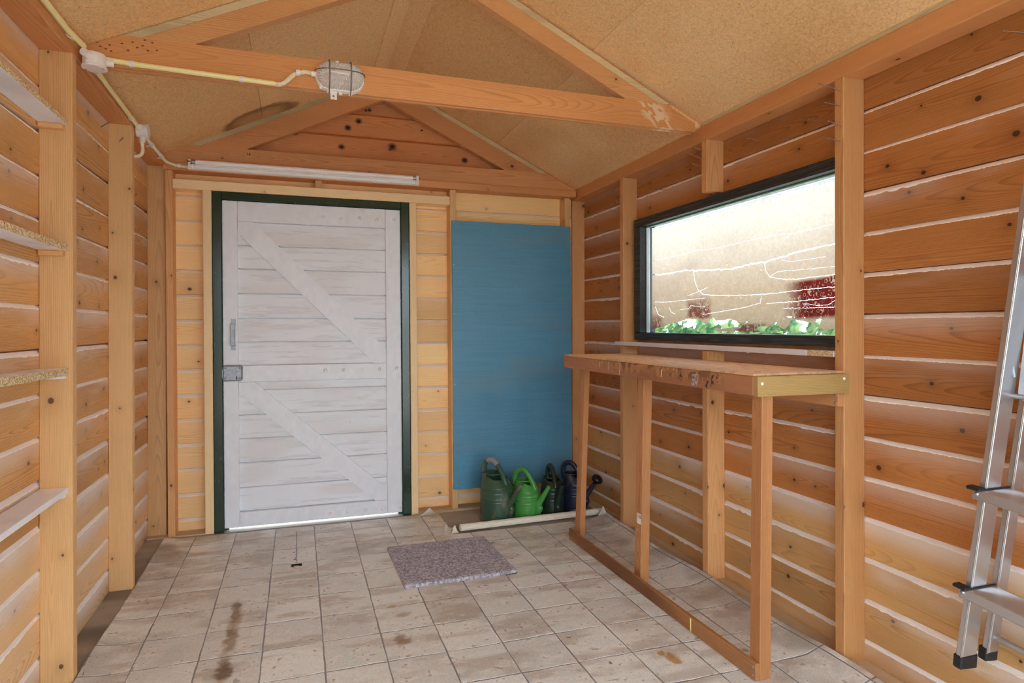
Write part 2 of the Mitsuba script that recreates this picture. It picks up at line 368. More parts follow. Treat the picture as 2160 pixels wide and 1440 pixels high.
PR('m_vinylback', proc(lambda p, n, uv: mix(mi.Color3f(S('e3dccb')), mi.Color3f(S('b9ad97')), .4 * smoothstep(.45, .9, noise(p.x * 45, p.y * 160, p.z * 160)))), .6)
def subfloor(p, n, uv):
    c = mix(mi.Color3f(S('8f8478')), mi.Color3f(S('ab9d8b')), fbm(p.x * 9, p.y * 14))
    return mix(c, mi.Color3f(S('4a3a2c')), .5 * smoothstep(.5, .8, noise(p.x * 3, p.y * 5, 3)))
PR('m_subfloor', proc(subfloor), .75)
PR('m_mat', proc(lambda p, n, uv: mix(mi.Color3f(S('7d7a82')), mi.Color3f(S('cbc7d0')), smoothstep(.25, .8, noise(p.x * 300, p.y * 300, p.z * 300) * .65 + .35 * noise(p.x * 120, p.y * 120, 3)))), .95, specular=.1)
scene['m_alu'] = {'type': 'twosided', 'bsdf': {'type': 'principled', 'base_color': rgb(S('c6c4c6')), 'metallic': .85, 'roughness': .30, 'specular': .5}}
scene['m_aludull'] = {'type': 'twosided', 'bsdf': {'type': 'principled', 'base_color': rgb(S('a9a39e')), 'metallic': .6, 'roughness': .42, 'specular': .5}}
scene['m_steel'] = {'type': 'twosided', 'bsdf': {'type': 'principled', 'base_color': rgb(S('a8a8ac')), 'metallic': .8, 'roughness': .35, 'specular': .5}}
scene['m_wire'] = {'type': 'twosided', 'bsdf': {'type': 'principled', 'base_color': rgb(S('6a6154')), 'metallic': .4, 'roughness': .4, 'specular': .5}}
PR('m_rust', S('85766a'), .6, metallic=.3)
PR('m_galv', proc(lambda p, n, uv: mix(mi.Color3f(S('a7aab2')), mi.Color3f(S('82868f')), noise(p.x * 120, p.y * 120, p.z * 120))), .4, metallic=.35)
PR('m_black', S('1d1f22'), .45)
PR('m_hole', S('0c0a09'), .9)
PR('m_bracket', S('a9b0b8'), .35, clearcoat=.3)
PR('m_whiteplastic', S('ded6cf'), .35)
PR('m_lampwhite', S('e2dedb'), .3)
PR('m_tube', S('f0ebea'), .15)
PR('m_pvc', S('e9dfa2'), .32)
PR('m_flex', S('e4dabc'), .38)
PR('m_clip', S('dcd7d6'), .35)
def canmat(name, c, c2, dust):
    def fn(p, n, uv):
        col = mix(mi.Color3f(S(c)), mi.Color3f(S(c2)), fbm(p.x * 14, p.y * 14, p.z * 9))
        return mix(col, mi.Color3f(S('8a8274')), dust * smoothstep(.55, .85, fbm(p.x * 22 + 3, p.y * 22, p.z * 8)))
    PR(name, proc(fn), .33, specular=.5)
canmat('m_can_a', '2f4a38', '3a5642', .55); canmat('m_can_b', '3f8a3c', '4c9646', .15); canmat('m_can_c', '1c2b22', '26362b', .5); canmat('m_can_d', '1d1f33', '272a40', .2)
PR('m_rose', S('14151a'), .3)
PR('m_tape', S('8b8889'), .4)
PR('m_sticker', proc(lambda p, n, uv: dr.select((noise(p.y * 900, 2.0) > .5) & (p.z > .312) & (p.z < .328), mi.Color3f(.08), mi.Color3f(.78))), .5)
scene['m_leaf'] = {'type': 'principledthin', 'base_color': proc(lambda p, n, uv: mix(mi.Color3f(S('4d7a58')), mi.Color3f(S('a9cc8e')), smoothstep(.3, .7, fbm(p.y * 26, p.z * 26, p.x * 26)))), 'roughness': .5, 'diff_trans': 1.2}
PR('m_ground', proc(lambda p, n, uv: mix(mi.Color3f(S('d0cabf')), mi.Color3f(S('bcb5aa')), fbm(p.x * 3, p.y * 3))), .8)
PR('m_hedge', S('33452f'), .8)
scene['m_glass'] = {'type': 'thindielectric', 'int_ior': 1.5}
scene['m_prism'] = {'type': 'blendbsdf', 'weight': proc(lambda p, n, uv: .10 + .42 * smoothstep(.1, .8, .5 + .5 * dr.sin(p.x * (2 * PI / .0050)))), 'a': {'type': 'thindielectric', 'int_ior': 1.5},  # rib stripes: light and dark of refraction painted in as opacity
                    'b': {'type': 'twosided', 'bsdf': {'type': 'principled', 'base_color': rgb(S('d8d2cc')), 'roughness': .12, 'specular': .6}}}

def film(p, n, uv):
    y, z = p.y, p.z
    up = smoothstep(1.34, 1.84, z)  # sky brightness painted into the film colour, paler towards the top
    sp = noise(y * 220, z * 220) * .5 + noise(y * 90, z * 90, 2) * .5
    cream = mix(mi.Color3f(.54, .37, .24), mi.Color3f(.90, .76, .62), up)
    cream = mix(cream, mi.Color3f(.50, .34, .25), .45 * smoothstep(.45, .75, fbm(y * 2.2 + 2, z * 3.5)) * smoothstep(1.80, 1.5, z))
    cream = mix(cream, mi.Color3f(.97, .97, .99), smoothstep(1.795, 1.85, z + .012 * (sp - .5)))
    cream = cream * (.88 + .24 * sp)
    red = mi.Color3f(.155, .016, .012)
    wv = .03 * (fbm(y * 16, z * 16) - .5)
    r1 = smoothstep(2.30, 2.16, y + wv) * smoothstep(1.455, 1.435, z + .05 * (y - 1.95) + .2 * wv) * smoothstep(1.262, 1.285, z + wv * .5)
    r2 = smoothstep(.125, .075, dr.abs(y - 2.905 + wv)) * smoothstep(1.42, 1.335, z + wv) * smoothstep(1.275, 1.30, z + wv)
    r3 = smoothstep(3.22, 3.30, y + wv) * smoothstep(1.33, 1.27, z + .5 * wv)
    r4 = smoothstep(2.62, 2.56, y + wv) * smoothstep(2.36, 2.42, y + wv) * smoothstep(1.262, 1.245, z + .5 * wv)
    m = dr.maximum(dr.maximum(r1, .85 * r2), dr.maximum(.75 * r3, .8 * r4))
    # pale flakes curl along the cracks and speckle the stains
    a, b2, c = voronoi(y * 60, z * 60)
    fl = smoothstep(.55, .75, noise(y * 130, z * 130, 6) * .55 + .45 * noise(y * 33, z * 33, 7))
    m = m * (1 - .75 * fl)
    col = mix(cream, red, dr.clip(m, 0, 1))
    curl = smoothstep(.06, .02, dr.abs(a - .42)) * smoothstep(.6, .9, c) * smoothstep(1.62, 1.4, z)
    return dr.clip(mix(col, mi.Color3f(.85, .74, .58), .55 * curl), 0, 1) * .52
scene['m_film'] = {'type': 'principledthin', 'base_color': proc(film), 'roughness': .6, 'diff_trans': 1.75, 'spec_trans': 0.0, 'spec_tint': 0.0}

# ================================================================== THE SETTING
XL, XR, YB = -.848, 2.004, 4.302          # plank faces of the left, right and back walls
XLI, XRI, YBI = -.748, 1.905, 4.20        # inner faces of the studs
YF = -.42                                 # the open front, unseen behind the camera, set close for more light
RX, RZ, RS = .54, 2.885, .48              # ridge and roof slope
PITCH, Z0 = .1516, .075
def ceil_z(x): return RZ - RS * abs(x - RX)

# ---- plank walls
PROF = [(.006, 0.0), (0.0, .004), (0.0, PITCH - .014), (.014, PITCH - .0008), (.026, PITCH - .0008), (.026, 0.0)]   # (depth, height)
GIRTH = np.r_[0, np.cumsum([math.dist(PROF[i], PROF[(i + 1) % 6]) for i in range(6)])]
def plank(parent, bsdf, a0, a1, z, place, top=True):
    """One siding board from a0 to a1 along the wall; place(along, depth, z) -> point."""
    dd = rng.normal(0, .0012); b = nextid(); u0 = rng.uniform(0, 6); sl = rng.normal(0, .0008)
    V, UV, Fc = [], [], []
    for i in range(6):
        j = (i + 1) % 6
        for (a, e) in ((a0, 0), (a1, 1)):
            for (q, g) in ((i, GIRTH[i]), (j, GIRTH[i + 1])):
                V.append(place(a, PROF[q][0] + dd, z + PROF[q][1] + sl * (a - a0))); UV.append((a + u0, min(g, .9) + .02 + b))
        k = 4 * i; Fc += [(k, k + 1, k + 3), (k, k + 3, k + 2)]
    for (a, e) in ((a0, 0), (a1, 1)):
        k = len(V)
        for q in range(6): V.append(place(a, PROF[q][0] + dd, z + PROF[q][1] + sl * (a - a0))); UV.append((u0 + .1 * PROF[q][1], .3 + PROF[q][0] + b))
        for q in range(1, 5): Fc.append((k, k + q, k + q + 1) if e else (k, k + q + 1, k + q))
    V, Fc = np.array(V), np.array(Fc)
    # outward orientation
    m = trimesh.Trimesh(V, Fc, process=False); c = V.mean(0)
    flip = ((m.triangles_center - c) * m.face_normals).sum(1) < 0
    Fc[flip] = Fc[flip][:, ::-1]
    return put('plank', (V, Fc), bsdf, parent, False, uv=np.array(UV))

def backing(name, lo, hi):
    key = numbered(name); scene[key] = mikit.ply(trimesh.creation.box(bounds=[lo, hi]), 'm_stud_right'); return key

WY0, WY1, WZ0, WZ1 = 1.885, 3.462, 1.160, 1.892            # window rough opening in the right wall
tag('wall_right', 'right timber wall of horizontal orange boards with the window and workbench', kind='structure')
taken.add('wall_right')
scene['wall_right'] = mikit.ply(cat(
    trimesh.creation.box(bounds=[[XR + .030, YF, -.06], [XR + .05, YB + .05, WZ0]]), trimesh.creation.box(bounds=[[XR + .030, YF, WZ1], [XR + .05, YB + .05, 2.27]]),
    trimesh.creation.box(bounds=[[XR + .030, YF, WZ0], [XR + .05, WY0, WZ1]]), trimesh.creation.box(bounds=[[XR + .030, WY1, WZ0], [XR + .05, YB + .05, WZ1]])), 'm_stud_right')
pr = lambda a, d, z: (XR + d, a, z)
for k in range(-1, 15):
    z = Z0 + PITCH * k
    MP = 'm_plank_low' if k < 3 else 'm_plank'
    if z + PITCH * .5 > WZ0 - .02 and z + PITCH * .5 < WZ1 + .02:
        plank('wall_right', 'm_plank', YF, WY0, z, pr); plank('wall_right', 'm_plank', WY1, YB, z, pr)
    else: plank('wall_right', MP, YF, YB, z, pr)
tag('wall_left', 'left timber wall of horizontal boards between posts', kind='structure'); taken.add('wall_left')
scene['wall_left'] = mikit.ply(trimesh.creation.box(bounds=[[XL - .05, YF, -.06], [XL - .030, YB + .05, 2.29]]), 'm_stud_right')
pl = lambda a, d, z: (XL - d, a, z)
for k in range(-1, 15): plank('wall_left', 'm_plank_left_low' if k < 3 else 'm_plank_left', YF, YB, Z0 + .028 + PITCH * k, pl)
tag('wall_back', 'back timber wall with the white door and blue panel', kind='structure'); taken.add('wall_back')
gable = Polygon([(XL - .05, -.06), (XL - .05, 2.22), (RX, RZ - .004), (XR + .05, 2.19), (XR + .05, -.06)]).difference(sbox(-.50, -.2, .70, 2.10))
gb = trimesh.creation.extrude_polygon(gable, .02, engine='earcut')
gb.vertices = np.c_[gb.vertices[:, 0], YB + .030 + .02 - gb.vertices[:, 2], gb.vertices[:, 1]]
scene['wall_back'] = mikit.ply((RACK(np.asarray(gb.vertices)), np.asarray(gb.faces)), 'm_stud_right')
pb = lambda a, d, z: (a - .0062 * (z - 1.0), YB + d, z)
for k in range(-1, 14):
    z = Z0 + PITCH * k
    if z < 2.03:
        plank('wall_back', 'm_plank_back', XL, -.49, z, pb); plank('wall_back', 'm_plank_back', .70, XR, z, pb)
    else: plank('wall_back', 'm_plank_back', XL, XR, z, pb)
for k in range(14, 19):
    z = Z0 + PITCH * k; h = (RZ - z - .09) / RS
    if h > .03: plank('wall_back', 'm_gable', max(RX - h, XL), min(RX + h, XR), z, pb)

# unseen front wall, its door opening enlarged to bring more light in
tag('wall_front', 'unseen front wall behind the viewpoint, its door opening enlarged for more light', kind='structure'); taken.add('wall_front')
fw = Polygon([(XL - .05, -.06), (XL - .05, 2.22), (RX, RZ - .004), (XR + .05, 2.19), (XR + .05, -.06)]).difference(sbox(-.84, -.2, 1.98, 2.20))
fm = trimesh.creation.extrude_polygon(fw, .04, engine='earcut'); fm.vertices = np.c_[fm.vertices[:, 0], YF - fm.vertices[:, 2], fm.vertices[:, 1]]
scene['wall_front'] = mikit.ply(fm, 'm_stud_right')

# ---- studs, plates, soles (pieces of the walls)
for y in (.90, 2.594, 3.436, 4.252): bx('stud', 'm_stud', (XL, y, -.005), (XLI, y + .046, 2.202), 'wall_left', 'z', .003)
bx('stud', 'm_stud', (XL, 1.75, -.005), (XLI, 1.796, 2.202), 'wall_left', 'z', .003)
for y in (.10, 1.828, 3.505, 4.272): bx('stud', 'm_stud_right', (XRI, y, -.008), (XR, y + .044, 2.162), 'wall_right', 'z', .003)
bx('stud', 'm_stud_right', (XRI, 2.650, -.008), (XR, 2.697, 1.12), 'wall_right', 'z', .003)
bx('stud', 'm_stud_right', (XRI, 2.655, 1.905), (XR, 2.700, 2.162), 'wall_right', 'z', .003)
bx('top_plate', 'm_beam', (XL, YF, 2.200), (XLI, YB, 2.240), 'wall_left', 'y', .004)
bx('batten', 'm_weathered', (XL, YF, 2.240), (XLI - .012, YB, 2.262), 'wall_left', 'y')
bx('top_plate', 'm_beam', (XRI, YF, 2.160), (XR, YB, 2.236), 'wall_right', 'y', .004)
bx('batten', 'm_weathered', (XRI + .004, YF, 2.237), (XR, 2.70, 2.264), 'wall_right', 'y')
bx('sole_plate', 'm_sole', (XRI, YF, -.05), (XR, YB, -.004), 'wall_right', 'y')
bx('sole_plate', 'm_subfloor', (XL, YF, -.05), (XLI + .01, YB, -.006), 'wall_left', 'y')
bx('sole_plate', 'm_sole', (.70, YBI - .012, -.05), (XR, YB, .010), 'wall_back', 'x', fn=RACK)
bx('sole_plate', 'm_sole', (XL, YBI, -.05), (-.49, YB, .004), 'wall_back', 'x', fn=RACK)
# back wall studs and beams
bx('stud', 'm_stud_right', (-.737, YBI, 0), (-.698, YB, 2.17), 'wall_back', 'z', fn=RACK)
bx('stud', 'm_pale', (-.5365, YBI - .012, 0), (-.488, YB, 2.062), 'wall_back', 'z', fn=RACK, ch=.003)
bx('stud', 'm_pale', (.702, YBI - .012, 0), (.747, YB, 2.062), 'wall_back', 'z', fn=RACK, ch=.003)
bx('stud', 'm_stud', (.978, YBI, 0), (1.020, YB, 2.168), 'wall_back', 'z', fn=RACK, ch=.003)
bx('stud', 'm_stud', (1.822, YBI, 0), (1.860, YB, 2.165), 'wall_back', 'z', fn=RACK, ch=.003)
bx('header', 'm_pale', (-.697, YBI - .008, 2.062), (.976, YB, 2.119), 'wall_back', 'x', fn=RACK, ch=.003)
bx('cripple', 'm_stud_right', (.108, YBI, 2.120), (.150, YB, 2.168), 'wall_back', 'z', fn=RACK)
bx('top_plate', 'm_beam', (XLI, YBI - .012, 2.170), (XRI, YB, 2.217), 'wall_back', 'x', fn=RACK, ch=.003)
def RACKR(v):
    v = v.copy(); v[:, 0] -= 0.0062 * 1.2; return v
def roofpoly(x0, x1, z0, z1):
    """x-z outline of a beam cut by the roof slope"""
    roof = Polygon([(XL - .1, 0), (XL - .1, ceil_z(XL - .1)), (RX, RZ), (XR + .1, ceil_z(XR + .1)), (XR + .1, 0)])
    return list(roof.intersection(sbox(x0, z0, x1, z1)).exterior.coords)[:-1]
def upright(y, t):       # local (x, z, thickness) -> world, thickness going back from y
    M = np.eye(4); M[:3, :3] = np.array([[1, 0, 0], [0, 0, 1], [0, 1, 0]]); M[:3, 3] = (0, y, 0); return M
polyboard('tie_beam', 'm_beam', roofpoly(XLI, XRI, 2.217, 2.330), .045, upright(YBI + .006, .045), 'wall_back', fn=RACKR)
tx_ = meshkit.text_mesh('18', .013, .0008, True); tx_.apply_transform(rot([1, 0, 0], PI / 2)); tx_.apply_translation((-.300, YBI + .0058, 2.293))
put('stamp', tx_, 'm_hole', 'wall_back__tie_beam')
def rafters(parent, y, t, zt, batten, depth, mat, z_clip, fn=None, lift=0.0):
    for s in (-1, 1):
        # outline below the roof line in x-z, on one side of the ridge
        xs, xe = RX, (RX + s * (RZ - z_clip) / RS)
        def band(a, b):
            if s > 0: a, b = a - lift, b - lift
            q = Polygon([(xs, RZ - a), (xe, z_clip - a), (xe, z_clip - b), (xs, RZ - b)]).intersection(sbox(XL, zt, XR, 3))
            return list(q.exterior.coords)[:-1]
        polyboard('batten', 'm_weathered', band(.001, batten), t - .006, upright(y, t), parent, fn=fn)
        polyboard('rafter', mat, band(batten + .0008, depth), t, upright(y, t), parent, fn=fn)
rafters('wall_back', YBI + .012, .045, 2.330, .032, .155, 'm_beam', 2.15, RACKR)

# ---- roof truss hung across the room
tr = thing('roof_truss', 'timber roof truss with a long tie beam carrying the lamp', 'roof truss')
TYF, TT = 2.70, .046
tx0, tx1 = XLI + .004, 1.868
tsec = Polygon([(0, 2.205), (.014, 2.205), (.017, 2.211), (.029, 2.211), (.032, 2.205), (.046, 2.205), (.046, 2.326), (0, 2.326)])
tm0 = trimesh.creation.extrude_polygon(tsec, tx1 - tx0, engine='earcut'); tv0 = np.asarray(tm0.vertices)
tm0 = trimesh.Trimesh(np.c_[tv0[:, 2] + tx0, tv0[:, 0] + TYF, tv0[:, 1]], tm0.faces)
rp = trimesh.creation.extrude_polygon(Polygon(roofpoly(XL, XR, 2.0, 2.5)), .2, engine='earcut'); rv0 = np.asarray(rp.vertices)
rp = trimesh.Trimesh(np.c_[rv0[:, 0], TYF + .12 - rv0[:, 2], rv0[:, 1]], rp.faces)
for q_ in (tm0, rp):
    if q_.volume < 0: q_.invert()
tm0 = mtri(tman(tm0) ^ tman(rp)); tv0 = np.asarray(tm0.vertices)
tml = trimesh.Trimesh(np.c_[tv0[:, 0] - tx0, tv0[:, 2] - 2.205, tv0[:, 1] - TYF], np.asarray(tm0.faces)[:, ::-1], process=False)
finish('tie_beam', tml, (tx1 - tx0, .121, .046), 'm_tie', tr, np.array([[1, 0, 0, tx0], [0, 0, 1, TYF], [0, 1, 0, 2.205], [0, 0, 0, 1.]]))
rafters(tr, TYF + .002, .046, 2.326, .034, .119, 'm_stud_right', 2.15, None, .014)

# ---- ceiling of chipboard panels
tag('ceiling', 'sloping chipboard ceiling under the gable roof', kind='structure'); taken.add('ceiling')
def slope_panel(name, x0, x1, y0, y1, t=.048, drop=0.0, parent='ceiling'):
    s = 1 if x0 >= RX - 1e-6 else -1
    b = nextid()
    P = []
    for (x, y) in ((x0, y0), (x1, y0), (x1, y1), (x0, y1)): P.append((x, y, ceil_z(x) - drop))
    P = np.array(P); n = np.array([RS * s, 0, 1.0]); n /= np.linalg.norm(n)
    V = np.vstack([P, P + n * t]); Fc = np.array([(0, 2, 1), (0, 3, 2), (4, 5, 6), (4, 6, 7), (0, 1, 5), (0, 5, 4), (1, 2, 6), (1, 6, 5), (2, 3, 7), (2, 7, 6), (3, 0, 4), (3, 4, 7)])
    m = trimesh.Trimesh(V, Fc, process=False); c = V.mean(0)
    fl = ((m.triangles_center - c) * m.face_normals).sum(1) < 0; Fc[fl] = Fc[fl][:, ::-1]
    V2 = V[Fc].reshape(-1, 3); uv = np.c_[V2[:, 1], np.full(len(V2), b + .5)]
    put(name, (V2, np.arange(len(V2)).reshape(-1, 3)), 'm_chip', parent, uv=uv)
g = .0012
for (y0, y1) in ((YF, 1.18), (1.18, 2.722), (2.722, YB + .05)):
    dz = rng.uniform(0, .0015)
    nr, y1r = (-.026, y1 + (.022 if y1 > 2 else 0)) if y1 < 2.8 else (0.0, y1)
    slope_panel('panel', RX, 1.313 - g, y0 + g, y1r - g, drop=nr)
    slope_panel('panel', 1.313 + g, XR + .06, y0 + g, y1r - g, drop=nr - .002)
    slope_panel('panel', -.205 + g, RX, y0 + g, y1 - g, drop=-.0)
    slope_panel('panel', XL - .06, -.205 - g, y0 + g, y1 - g, drop=-.002)
slope_panel('ridge_board', RX, RX + .091, YF, YB + .03, t=.010, drop=.009)
slope_panel('ridge_board', RX - .092, RX - .001, YF, YB + .03, t=.010, drop=.009)

# ---- floor: bare boards below, printed vinyl sheet on top, its embossed tiles
tag('floor', 'floor covered with worn beige tile-pattern vinyl sheet', kind='structure'); taken.add('floor')
scene['floor'] = mikit.ply(trimesh.creation.box(bounds=[[XL - .02, YF, -.07], [XR + .02, YB - .02, -.0045]]), 'm_subfloor')
def lift(x, y):
    x, y = np.asarray(x, float), np.asarray(y, float)
    ss = lambda a, b, q: np.clip((q - a) / (b - a), 0, 1) ** 2 * (3 - 2 * np.clip((q - a) / (b - a), 0, 1))
    bow = .55 + .45 * np.cos((y - 2.25) / .84 * 2 * PI)          # held down at the studs
    h = .030 * ss(1.76, 1.905, x) ** 1.4 * (.25 + .75 * np.clip(1 - bow * .8, 0, 1)) + .010 * ss(-.66, -.745, x) * (.5 + .5 * np.sin(y * 5.1))
    h += .0012 * np.sin(x * 9 + 2 * np.sin(y * 3)) * np.sin(y * 7.3) + .0012
    h += .012 * ss(3.60, 3.71, y) * ss(1.72, 1.86, x)
    return h - .002
def sheet_grid(x0, x1, y0, y1, nx, ny, dz=0.0, wob=0.0):
    X, Y = np.meshgrid(np.linspace(x0, x1, nx + 1), np.linspace(y0, y1, ny + 1), indexing='ij')
    Z = lift(X, Y) + dz
    i, j = np.meshgrid(np.arange(nx), np.arange(ny), indexing='ij'); a = (i * (ny + 1) + j).ravel()
    q = np.stack([a, a + ny + 1, a + ny + 2, a + 1], 1)
    V = np.stack([X, Y, Z], -1).reshape(-1, 3)
    if wob:
        e = np.abs(V[:, 0] - x0) < 1e-6
        V[e, 0] += wob * (meshkit.fbm(np.c_[V[e, 1] * 9, V[e, 1] * 0, V[e, 1] * 0], 3) - .5)
        for (by, bw, bd) in ((3.46, .02, .02), (2.63, .03, .022)):
            V[e, 0] += bd * np.exp(-((V[e, 1] - by) / bw) ** 2)
    return trimesh.Trimesh(V, np.vstack([q[:, [0, 1, 2]], q[:, [0, 2, 3]]]), process=False)
VX0, VX1, VYC, VXC, VYE = -.748, 1.902, 3.715, .885, 4.165
put('vinyl_sheet', cat(sheet_grid(VX0, VX1, YF, VYC, 70, 170, wob=.006), sheet_grid(VX0, VXC, VYC, VYE, 44, 20, wob=.004)), 'm_vinyl', 'floor', True)
def tile_mesh(x0, x1, y0, y1, n=5):
    """thin embossed tile draped over the sheet, with a bevelled rim"""
    e = .0016; xs = np.r_[x0, np.linspace(x0 + e, x1 - e, n), x1]; ys = np.r_[y0, np.linspace(y0 + e, y1 - e, n), y1]
    X, Y = np.meshgrid(xs, ys, indexing='ij'); Z = lift(X, Y)
    inner = np.zeros_like(X); inner[1:-1, 1:-1] = 1; Z = Z + .0002 + .0011 * inner
    wx = .0009 * np.sin(Y * 41 + x0 * 30) + .0007 * np.sin(Y * 97 + x1 * 11); wy = .0018 * np.sin(X * 37 + y0 * 23) + .0012 * np.sin(X * 103 + y1 * 7)
    X = X + wx; Y = Y + wy
    N = n + 2; i, j = np.meshgrid(np.arange(N - 1), np.arange(N - 1), indexing='ij'); a = (i * N + j).ravel()
    q = np.stack([a, a + N, a + N + 1, a + 1], 1)
    return trimesh.Trimesh(np.stack([X, Y, Z], -1).reshape(-1, 3), np.vstack([q[:, [0, 1, 2]], q[:, [0, 2, 3]]]), process=False)
J = .0026
for i in range(-4, 9):
    for j in range(-14, 8):
        x0, x1, y0, y1 = GX + i * TX + J, GX + (i + 1) * TX - J, GY + j * TY + J, GY + (j + 1) * TY - J
        x0, x1 = max(x0, VX0 + .004), min(x1, VX1 - .003)
        y0, y1 = max(y0, YF), min(y1, VYE - .002)
        pieces = [(x0, x1, y0, y1)] if y1 <= VYC or x1 <= VXC else [(x0, x1, y0, min(y1, VYC - .003)), (x0, min(x1, VXC - .003), max(y0, VYC - .003), y1)]
        for (xa, xb, ya, yb) in pieces:
            if xb - xa > .012 and yb - ya > .012: put('tile', tile_mesh(xa, xb, ya, yb, 5 if ya > 1.2 else 3), 'm_tile', 'floor', 25)

# torn flaps of the sheet by the rolled-up strip
def flap(pts, bsdf='m_vinylback', n=7):
    """curled triangular flap: rows from an attached edge rolling over"""
    a, b, c, r = (np.asarray(x, float) for x in pts[:3]) .__iter__() if False else (np.array(pts[0]), np.array(pts[1]), np.array(pts[2]), pts[3])
    V, Fc = [], []
    L = np.linalg.norm(c - (a + b) / 2); d = (c - (a + b) / 2) / L
    for k in range(n + 1):
        t = k / n; ang = t * L / r
        off = d * (r * math.sin(ang)); up = r * (1 - math.cos(ang))
        w = 1 - t
        for q in (a, b):
            mid = (a + b) / 2; e = (q - mid) * max(w, .05)
            p = mid + e + off; V.append((p[0], p[1], p[2] + up))
    for k in range(n): i = 2 * k; Fc += [(i, i + 1, i + 3), (i, i + 3, i + 2)]
    return trimesh.Trimesh(np.array(V), Fc, process=False)
put('torn_flap', flap(((.835, 3.70, .002), (.905, 3.83, .002), (.80, 3.80, .002), .030)), 'm_vinylback', 'floor', True, label='cream curled flap of torn vinyl')
put('torn_flap', flap(((.868, 3.72, .002), (.915, 3.72, .002), (.892, 3.785, .002), .025)), 'm_vinylback', 'floor', True, label='cream curled flap of torn vinyl')
put('torn_flap', flap(((.73, 4.13, .002), (.88, 4.13, .002), (.83, 4.19, .002), .05)), 'm_tile', 'floor', True, label='curled corner of torn vinyl by the door frame')
put('torn_flap', flap(((1.80, 3.69, .010), (1.89, 3.67, .012), (1.90, 3.76, .012), .05)), 'm_tile', 'floor', True, label='curled corner of vinyl by the right wall')
bs = put('bolt_socket', trimesh.creation.box(bounds=[[-.040, 3.480, 0], [.016, 3.512, .0016]]), 'm_hole', 'floor', label='dark rectangular bolt hole cut in the vinyl')
put('plate', cat(bevel_at((-.024, 3.4795, .0012), (.002, 3.4835, .0026), .0005), bevel_at((-.040, 3.484, .0012), (-.035, 3.500, .0026), .0005)), 'm_steel', bs, label='bright metal edge')
chips = []
for k in range(13):
    y = 3.53 + .022 * k; n_ = rng.integers(4, 6); ang = np.sort(rng.uniform(0, 2 * PI, n_)); r_ = rng.uniform(.003, .011) * (1.3 if 3.56 < y < 3.72 else .6)
    P = np.c_[r_ * np.cos(ang) - .016 + rng.normal(0, .004), .7 * r_ * np.sin(ang) + y, np.full(n_, .0022) + rng.uniform(0, .004, n_)]
    c_ = P.mean(0); V = np.vstack([P, c_ + [0, 0, .002]]); chips.append(trimesh.Trimesh(V, [(i, (i + 1) % n_, n_) for i in range(n_)], process=False))
put('torn_edge', cat(*chips), 'm_vinyl', 'floor', label='torn shreds along the scrape')

# ---- ground outside
tag('ground', 'paved ground outside', kind='structure'); taken.add('ground')
scene['ground'] = mikit.ply(trimesh.creation.box(bounds=[[-40, -40, -.3], [40, 40, -.075]]), 'm_ground')

# ================================================================== DOOR
DY = 4.212
tag('door_1', 'white ledged and braced plank door in a dark green frame', kind='structure'); taken.add('door_1')
bx('frame_post', 'm_greenpaint', (-.487, YBI - .004, -.01), (-.434, YB + .02, 2.060), 'door_1', 'z', .004, RACK, label='dark green door frame post')
bx('frame_post', 'm_greenpaint', (.646, YBI - .004, -.01), (.700, YB + .02, 2.060), 'door_1', 'z', .004, RACK, label='dark green door frame post')
bx('frame_head', 'm_greenpaint', (-.434, YBI - .004, 2.014), (.646, YB + .02, 2.060), 'door_1', 'x', .004, RACK, label='dark green door frame head')
bx('frame_stop', 'm_greenpaint', (-.440, DY + .0440, -.01), (-.412, YB + .02, 2.016), 'door_1', 'z', .002, RACK)
bx('frame_stop', 'm_greenpaint', (.624, DY + .0440, -.01), (.650, YB + .02, 2.016), 'door_1', 'z', .002, RACK)
bx('frame_stop', 'm_greenpaint', (-.440, DY + .0440, 1.992), (.650, YB + .02, 2.016), 'door_1', 'x', .002, RACK)
DX0, DX1 = -.4325, .6440
zb = .017
bx('backing_board', 'm_whitepaint', (DX0 + .003, DY + .0404, zb), (DX1 - .003, DY + .043, 2.008), 'door_1', 'z', .001, RACK)
js = [.106, .252, .405, .553, .699, .851, 1.003, 1.149, 1.295, 1.447, 1.599, 1.744, 1.89, 2.010]
for k in range(len(js)):
    lo = zb if k == 0 else js[k - 1] + .0022; hi = js[k] - .0022
    bx('board', 'm_whitewash', (DX0 + .002, DY + .0245, lo), (DX1 - .002, DY + .0400, hi), 'door_1', 'x', .0035, RACK)
def dpoly(name, pts, y=DY + .0, t=.018):
    polyboard(name, 'm_whitepaint', pts, t, upright(y, t), 'door_1', fn=RACK)
bx('stile', 'm_whitepaint', (DX0, DY, zb), (-.3475, DY + .0240, 2.011), 'door_1', 'z', .003, RACK)
bx('stile', 'm_whitepaint', (.5475, DY, zb), (DX1, DY + .0240, 2.011), 'door_1', 'z', .003, RACK)
for (z0, z1) in ((zb, .106), (.903, 1.005), (1.887, 2.011)):
    bx('rail', 'm_whitepaint', (-.3465, DY + .0005, z0), (.5465, DY + .0240, z1), 'door_1', 'x', .003, RACK)
bpts1 = [(-.3460, 1.886), (-.258, 1.886), (.546, 1.096), (.546, 1.006), (.468, 1.006), (-.3460, 1.815)]
bpts2 = [(-.3460, .902), (-.258, .902), (.546, .178), (.546, .107), (.470, .107), (-.3460, .838)]
dpoly('brace', bpts1, DY + .002, .022); dpoly('brace', bpts2, DY + .002, .022)
bolt = lathe([(0, .0065), (.005, .006), (.010, .0035), (.0125, 0), (0, 0)], 16)
